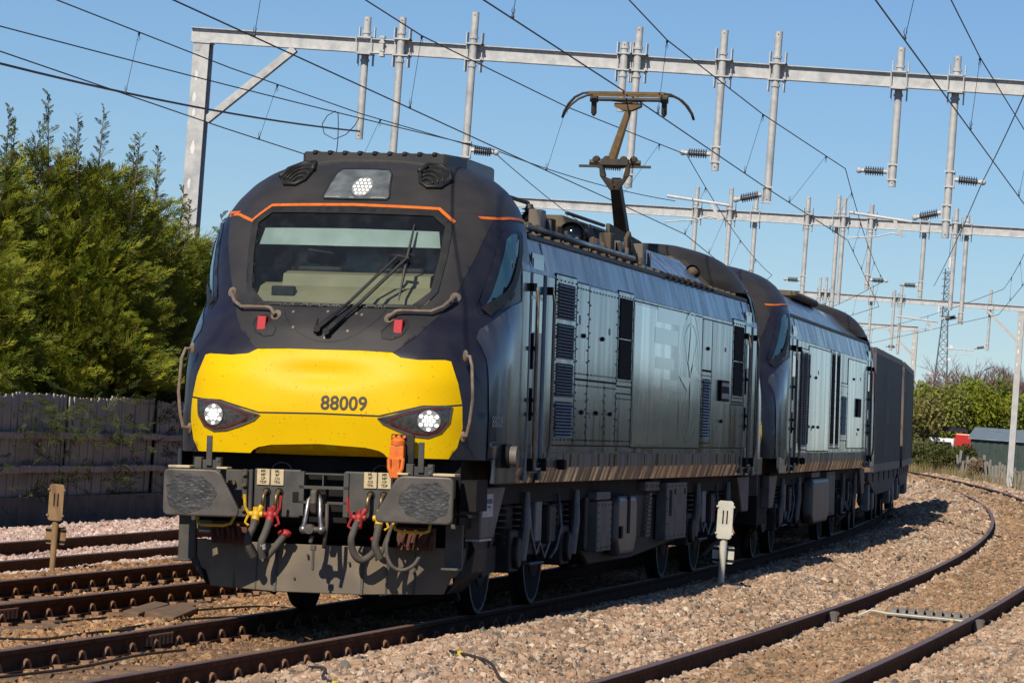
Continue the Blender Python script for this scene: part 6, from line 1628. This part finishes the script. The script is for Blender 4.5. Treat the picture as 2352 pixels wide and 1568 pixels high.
# dry grass
def dry_grass():
    rg = np.random.default_rng(31); n = 9000
    Y = rg.uniform(172, 204, n); px = rg.uniform(2095, 2420, n); X = 7.5 + (-.0830 + (px - 2110) * .0001025) * (Y + 33)
    keep = (px < 2235) | (rg.random(n) < .35); X, Y = X[keep], Y[keep]; n = len(X)
    h = rg.uniform(.3, 1.15, n) * (.6 + .4 * np.sin(X * 2.1 + Y * .7) ** 2); w = .022
    b = np.stack([X, Y, np.full(n, -.65)], 1); ln = rg.normal(0, .22, (n, 2)); up = np.stack([ln[:, 0] * h, ln[:, 1] * h, h], 1)
    s_ = np.stack([np.full(n, w), np.zeros(n), np.zeros(n)], 1)
    V = np.stack([b - s_, b + s_, b + up], 1).reshape(-1, 3); c = np.array([.33, .25, .12]) * rg.uniform(.55, 1.2, (n, 1)); g_ = rg.random(n) < .25; c[g_] = np.array([.13, .15, .04])
    o = link('dry_grass', npmesh('dry_grass', V, np.arange(3 * n).reshape(-1, 3), 'leaf', np.repeat(c, 3, 0)), None, None, fix=False)
    tag(o, 'tall straw coloured grass beside the curving track', 'grass', kind='stuff')
dry_grass()
# leaning grey board fence
fr2 = thing('board_fence', 'low leaning grey timber fence at the foot of the pale portal post', 'fence')
A, B_ = Vector((kx(2220, 183), 183, 0)), Vector((kx(2375, 172), 172, 0)); n = 34
for k in range(n):
    t = k / (n - 1); p = A + (B_ - A) * t; q = MB(); hh = 1.5 - .5 * t + rnd.uniform(-.10, .06)
    q.bx(-.055, .055, -.012, .012, 0, hh); o = part('board', q, 'timber', fr2); o.location = (p.x, p.y, -.68 + .1 * math.sin(k)); o.rotation_euler = (rnd.uniform(-.06, .06), rnd.uniform(-.10, .10) - .05, rnd.uniform(-.1, .1))
for z in (.05, .55):
    q = MB(); q.bar((A.x, A.y + .03, z), (B_.x, B_.y + .03, z - .35), .04, .09); part('rail', q, 'timber', fr2)
for t in (0.0, .36, .78):
    p = A + (B_ - A) * t; q = MB(); q.bx(p.x - .07, p.x + .07, p.y - .1, p.y - .03, -.8, 1.05 - .35 * t); part('post', q, 'timber', fr2)
# green store shed with a ribbed roof
MT['shedgreen'] = mat('dark_green_sheet', (.028, .05, .042), (.045, .065, .055), 4, rough=.5); MT['shedroof'] = mat('blue_grey_roof_sheet', (.16, .21, .25), (.22, .27, .30), 3, rough=.45)
sh = thing('store_shed', 'long dark green shed with a ribbed blue grey roof behind the timber fence', 'shed', (kx(2240, 194), 194, -.7))
q = MB(); q.bx(0, 8.5, 0, 5, 0, 2.35); part('wall', q, 'shedgreen', sh)
for k in range(22):
    q = MB(); q.bx(.05 + k * .385, .05 + k * .385 + .20, -.03, 0, 0, 2.33); part('wall_rib', q, 'shedgreen', sh)
for k in range(5):
    q = MB(); q.hexa([(-.15, -.2 + k, 2.36 + k * .12), (8.6, -.2 + k, 2.36 + k * .12), (8.6, .85 + k, 2.48 + k * .12), (-.15, .85 + k, 2.48 + k * .12), (-.15, -.2 + k, 2.43 + k * .12), (8.6, -.2 + k, 2.43 + k * .12), (8.6, .85 + k, 2.55 + k * .12), (-.15, .85 + k, 2.55 + k * .12)]); part('roof_sheet', q, 'shedroof', sh)
# vehicles beyond
MT['vred'] = mat('red_vehicle_paint', (.55, .03, .025), (.48, .03, .025), 2, rough=.3); MT['vwhite'] = mat('white_vehicle_paint', (.75, .75, .74), (.7, .7, .7), 2, rough=.3)
def lorry(label, x, y, m, L, h, cabm):
    r = thing('parked_lorry', label, 'lorry', (x, y, -.7), 'vehicles parked beyond the bramble')
    q = MB(); q.bx(.0, L, -1, 1, .7, h); part('body', q, m, r, bevel=.06, seg=2)
    q = MB(); q.px([(-1, .5), (-1, 1.6), (-.85, 2.3), (1, 2.3), (1, .5)], -1.5, -.05); c = part('cab', q, cabm, r, bevel=.06)
    q = MB(); q.bx(-1.4, -.2, -1.012, -.95, 1.5, 2.1); part('windscreen', q, 'darkglass', c)
    for xx in (-.8, L * .75):
        q = MB(); q.cyl((xx, -1.02, .45), (xx, -.75, .45), .45, 16); part('wheel', q, 'black', r)
lorry('red lorry with a white cab front, roof showing above the brambles', kx(2207, 197), 197, 'vred', 1.5, 2.6, 'vwhite')
lorry('long white box lorry behind the red one', kx(2262, 200), 200, 'vwhite', 5.4, 2.9, 'vwhite')
q = MB(); q.bx(-.9, .9, -.5, .5, 0, .18); q.bx(-.8, .8, -.4, .4, .18, .24); o = part('solar_panel_rack', q, 'navy', None, bevel=.02); o.location = (kx(2192, 198), 198, 1.98); tag(o, 'dark flat load rack on top left of the red lorry', 'roof rack')
# lattice mast far away
MT['mastgrey'] = mat('grey_mast_steel', (.17, .20, .25), (.14, .17, .21), 2, rough=.6)  # distance haze put into the steel's blue grey colour
tw = thing('lattice_mast', 'tall slender steel lattice mast with antennas on the horizon', 'mast', (-57.3, 800, -1))
def hwm(z): return 1.95 - 1.35 * min(z / 24, 1)
for sx in (-1, 1):
    for sy in (-1, 1):
        q = MB(); q.tube([(sx * hwm(z), sy * hwm(z), z) for z in (0, 8, 16, 24, 35)], .085, 6); part('mast_leg', q, 'mastgrey', tw)
q = MB(); lv = [0, 3, 6, 9, 11.6, 14, 16.2, 18.2, 20, 21.7, 23.2, 24.6, 26, 27.4, 28.8, 30.2, 31.6, 33, 34.4]
for a, b in zip(lv, lv[1:]):
    for sx, sy, tx, ty in ((-1, -1, 1, -1), (1, -1, 1, 1), (1, 1, -1, 1), (-1, 1, -1, -1)):
        q.tube([(sx * hwm(a), sy * hwm(a), a), (tx * hwm(b), ty * hwm(b), b)], .036, 4); q.tube([(tx * hwm(a), ty * hwm(a), a), (sx * hwm(b), sy * hwm(b), b)], .036, 4); q.tube([(sx * hwm(b), sy * hwm(b), b), (tx * hwm(b), ty * hwm(b), b)], .036, 4)
part('mast_bracing', q, 'mastgrey', tw)
q = MB()
for z in (25.5, 27, 28.6, 30, 31.4, 32.8, 34): q.bx(-1.1, 1.1, -.2, .2, z, z + .18)
part('antenna_arm', q, 'mastgrey', tw)
q = MB(); q.cyl((.35, 0, 35.2), (.35, 0, 37.2), .42, 10); q.cyl((-1.3, 0, 26), (-1.3, 0, 28.5), .3, 10); part('antenna_drum', q, 'vwhite', tw)
q = MB(); q.cyl((0, 0, 35), (0, 0, 41), .06, 5); part('mast_tip', q, 'galvdark', tw)
for x, z, rr in ((1.7, 19.5, .5), (1.5, 17.2, .4), (-1.9, 14, .5)):
    q = MB(); q._lathe(Vector((x, -1.2, z)), Vector((0, -1, 0)), [(0, rr * .3), (.2, rr), (.3, rr * .9)], 14); part('dish', q, 'vwhite', tw)
# pale kerb board at the far curve
q = MB(); q.bx(-.08, .08, -5, 5, 0, .22); o = part('kerb_board', q, 'timber', None); o.location = (kx(2135, 178), 178, -.5); o.rotation_euler = (0, 0, .22); tag(o, 'long grey edging board beside the far end of the curve', 'edging board')

# wood on the right, added out of view, shaped for the train side's reflections
def side_backdrop():
    rg = np.random.default_rng(77); V = []; C = []
    for k in range(46):
        s = 18 + k * 3.6 + rg.normal(0, 1); t = 17 + rg.normal(0, 2.0) + .02 * s; c = track_pt(s, t, -.6); h = rg.uniform(3.2, 5.2); w = rg.uniform(1.8, 3.0); n = 420
        if k % 7 == 3 or 91 < s < 108 or s > 126: continue  # gaps shaped so bright sky mirrors in the train sides
        p = rg.normal(0, 1, (n, 3)); p /= np.linalg.norm(p, axis=1, keepdims=True); p *= rg.random((n, 1)) ** .4
        p = np.array(c) + np.array([0, 0, h * .5]) + p * np.array([w, w, h * .55])
        d = rg.normal(size=(n, 3)); d /= np.linalg.norm(d, axis=1, keepdims=True); e = np.cross(d, rg.normal(size=(n, 3))); e /= np.linalg.norm(e, axis=1, keepdims=True)
        s_ = rg.uniform(.3, .6, (n, 1)); V.append(np.stack([p - d * s_, p + e * s_ * .5, p + d * s_, p - e * s_ * .5], 1).reshape(-1, 3))
        C.append(np.repeat(np.array([.075, .072, .045]) * rg.uniform(.5, 1.3, (n, 1)), 4, 0))
    V = np.concatenate(V); o = link('wood', npmesh('wood', V, np.arange(len(V)).reshape(-1, 4), 'leaf', np.concatenate(C)), None, None, fix=False)
    tag(o, 'low leafy wood along the right of the line', 'wood', kind='stuff')
side_backdrop()
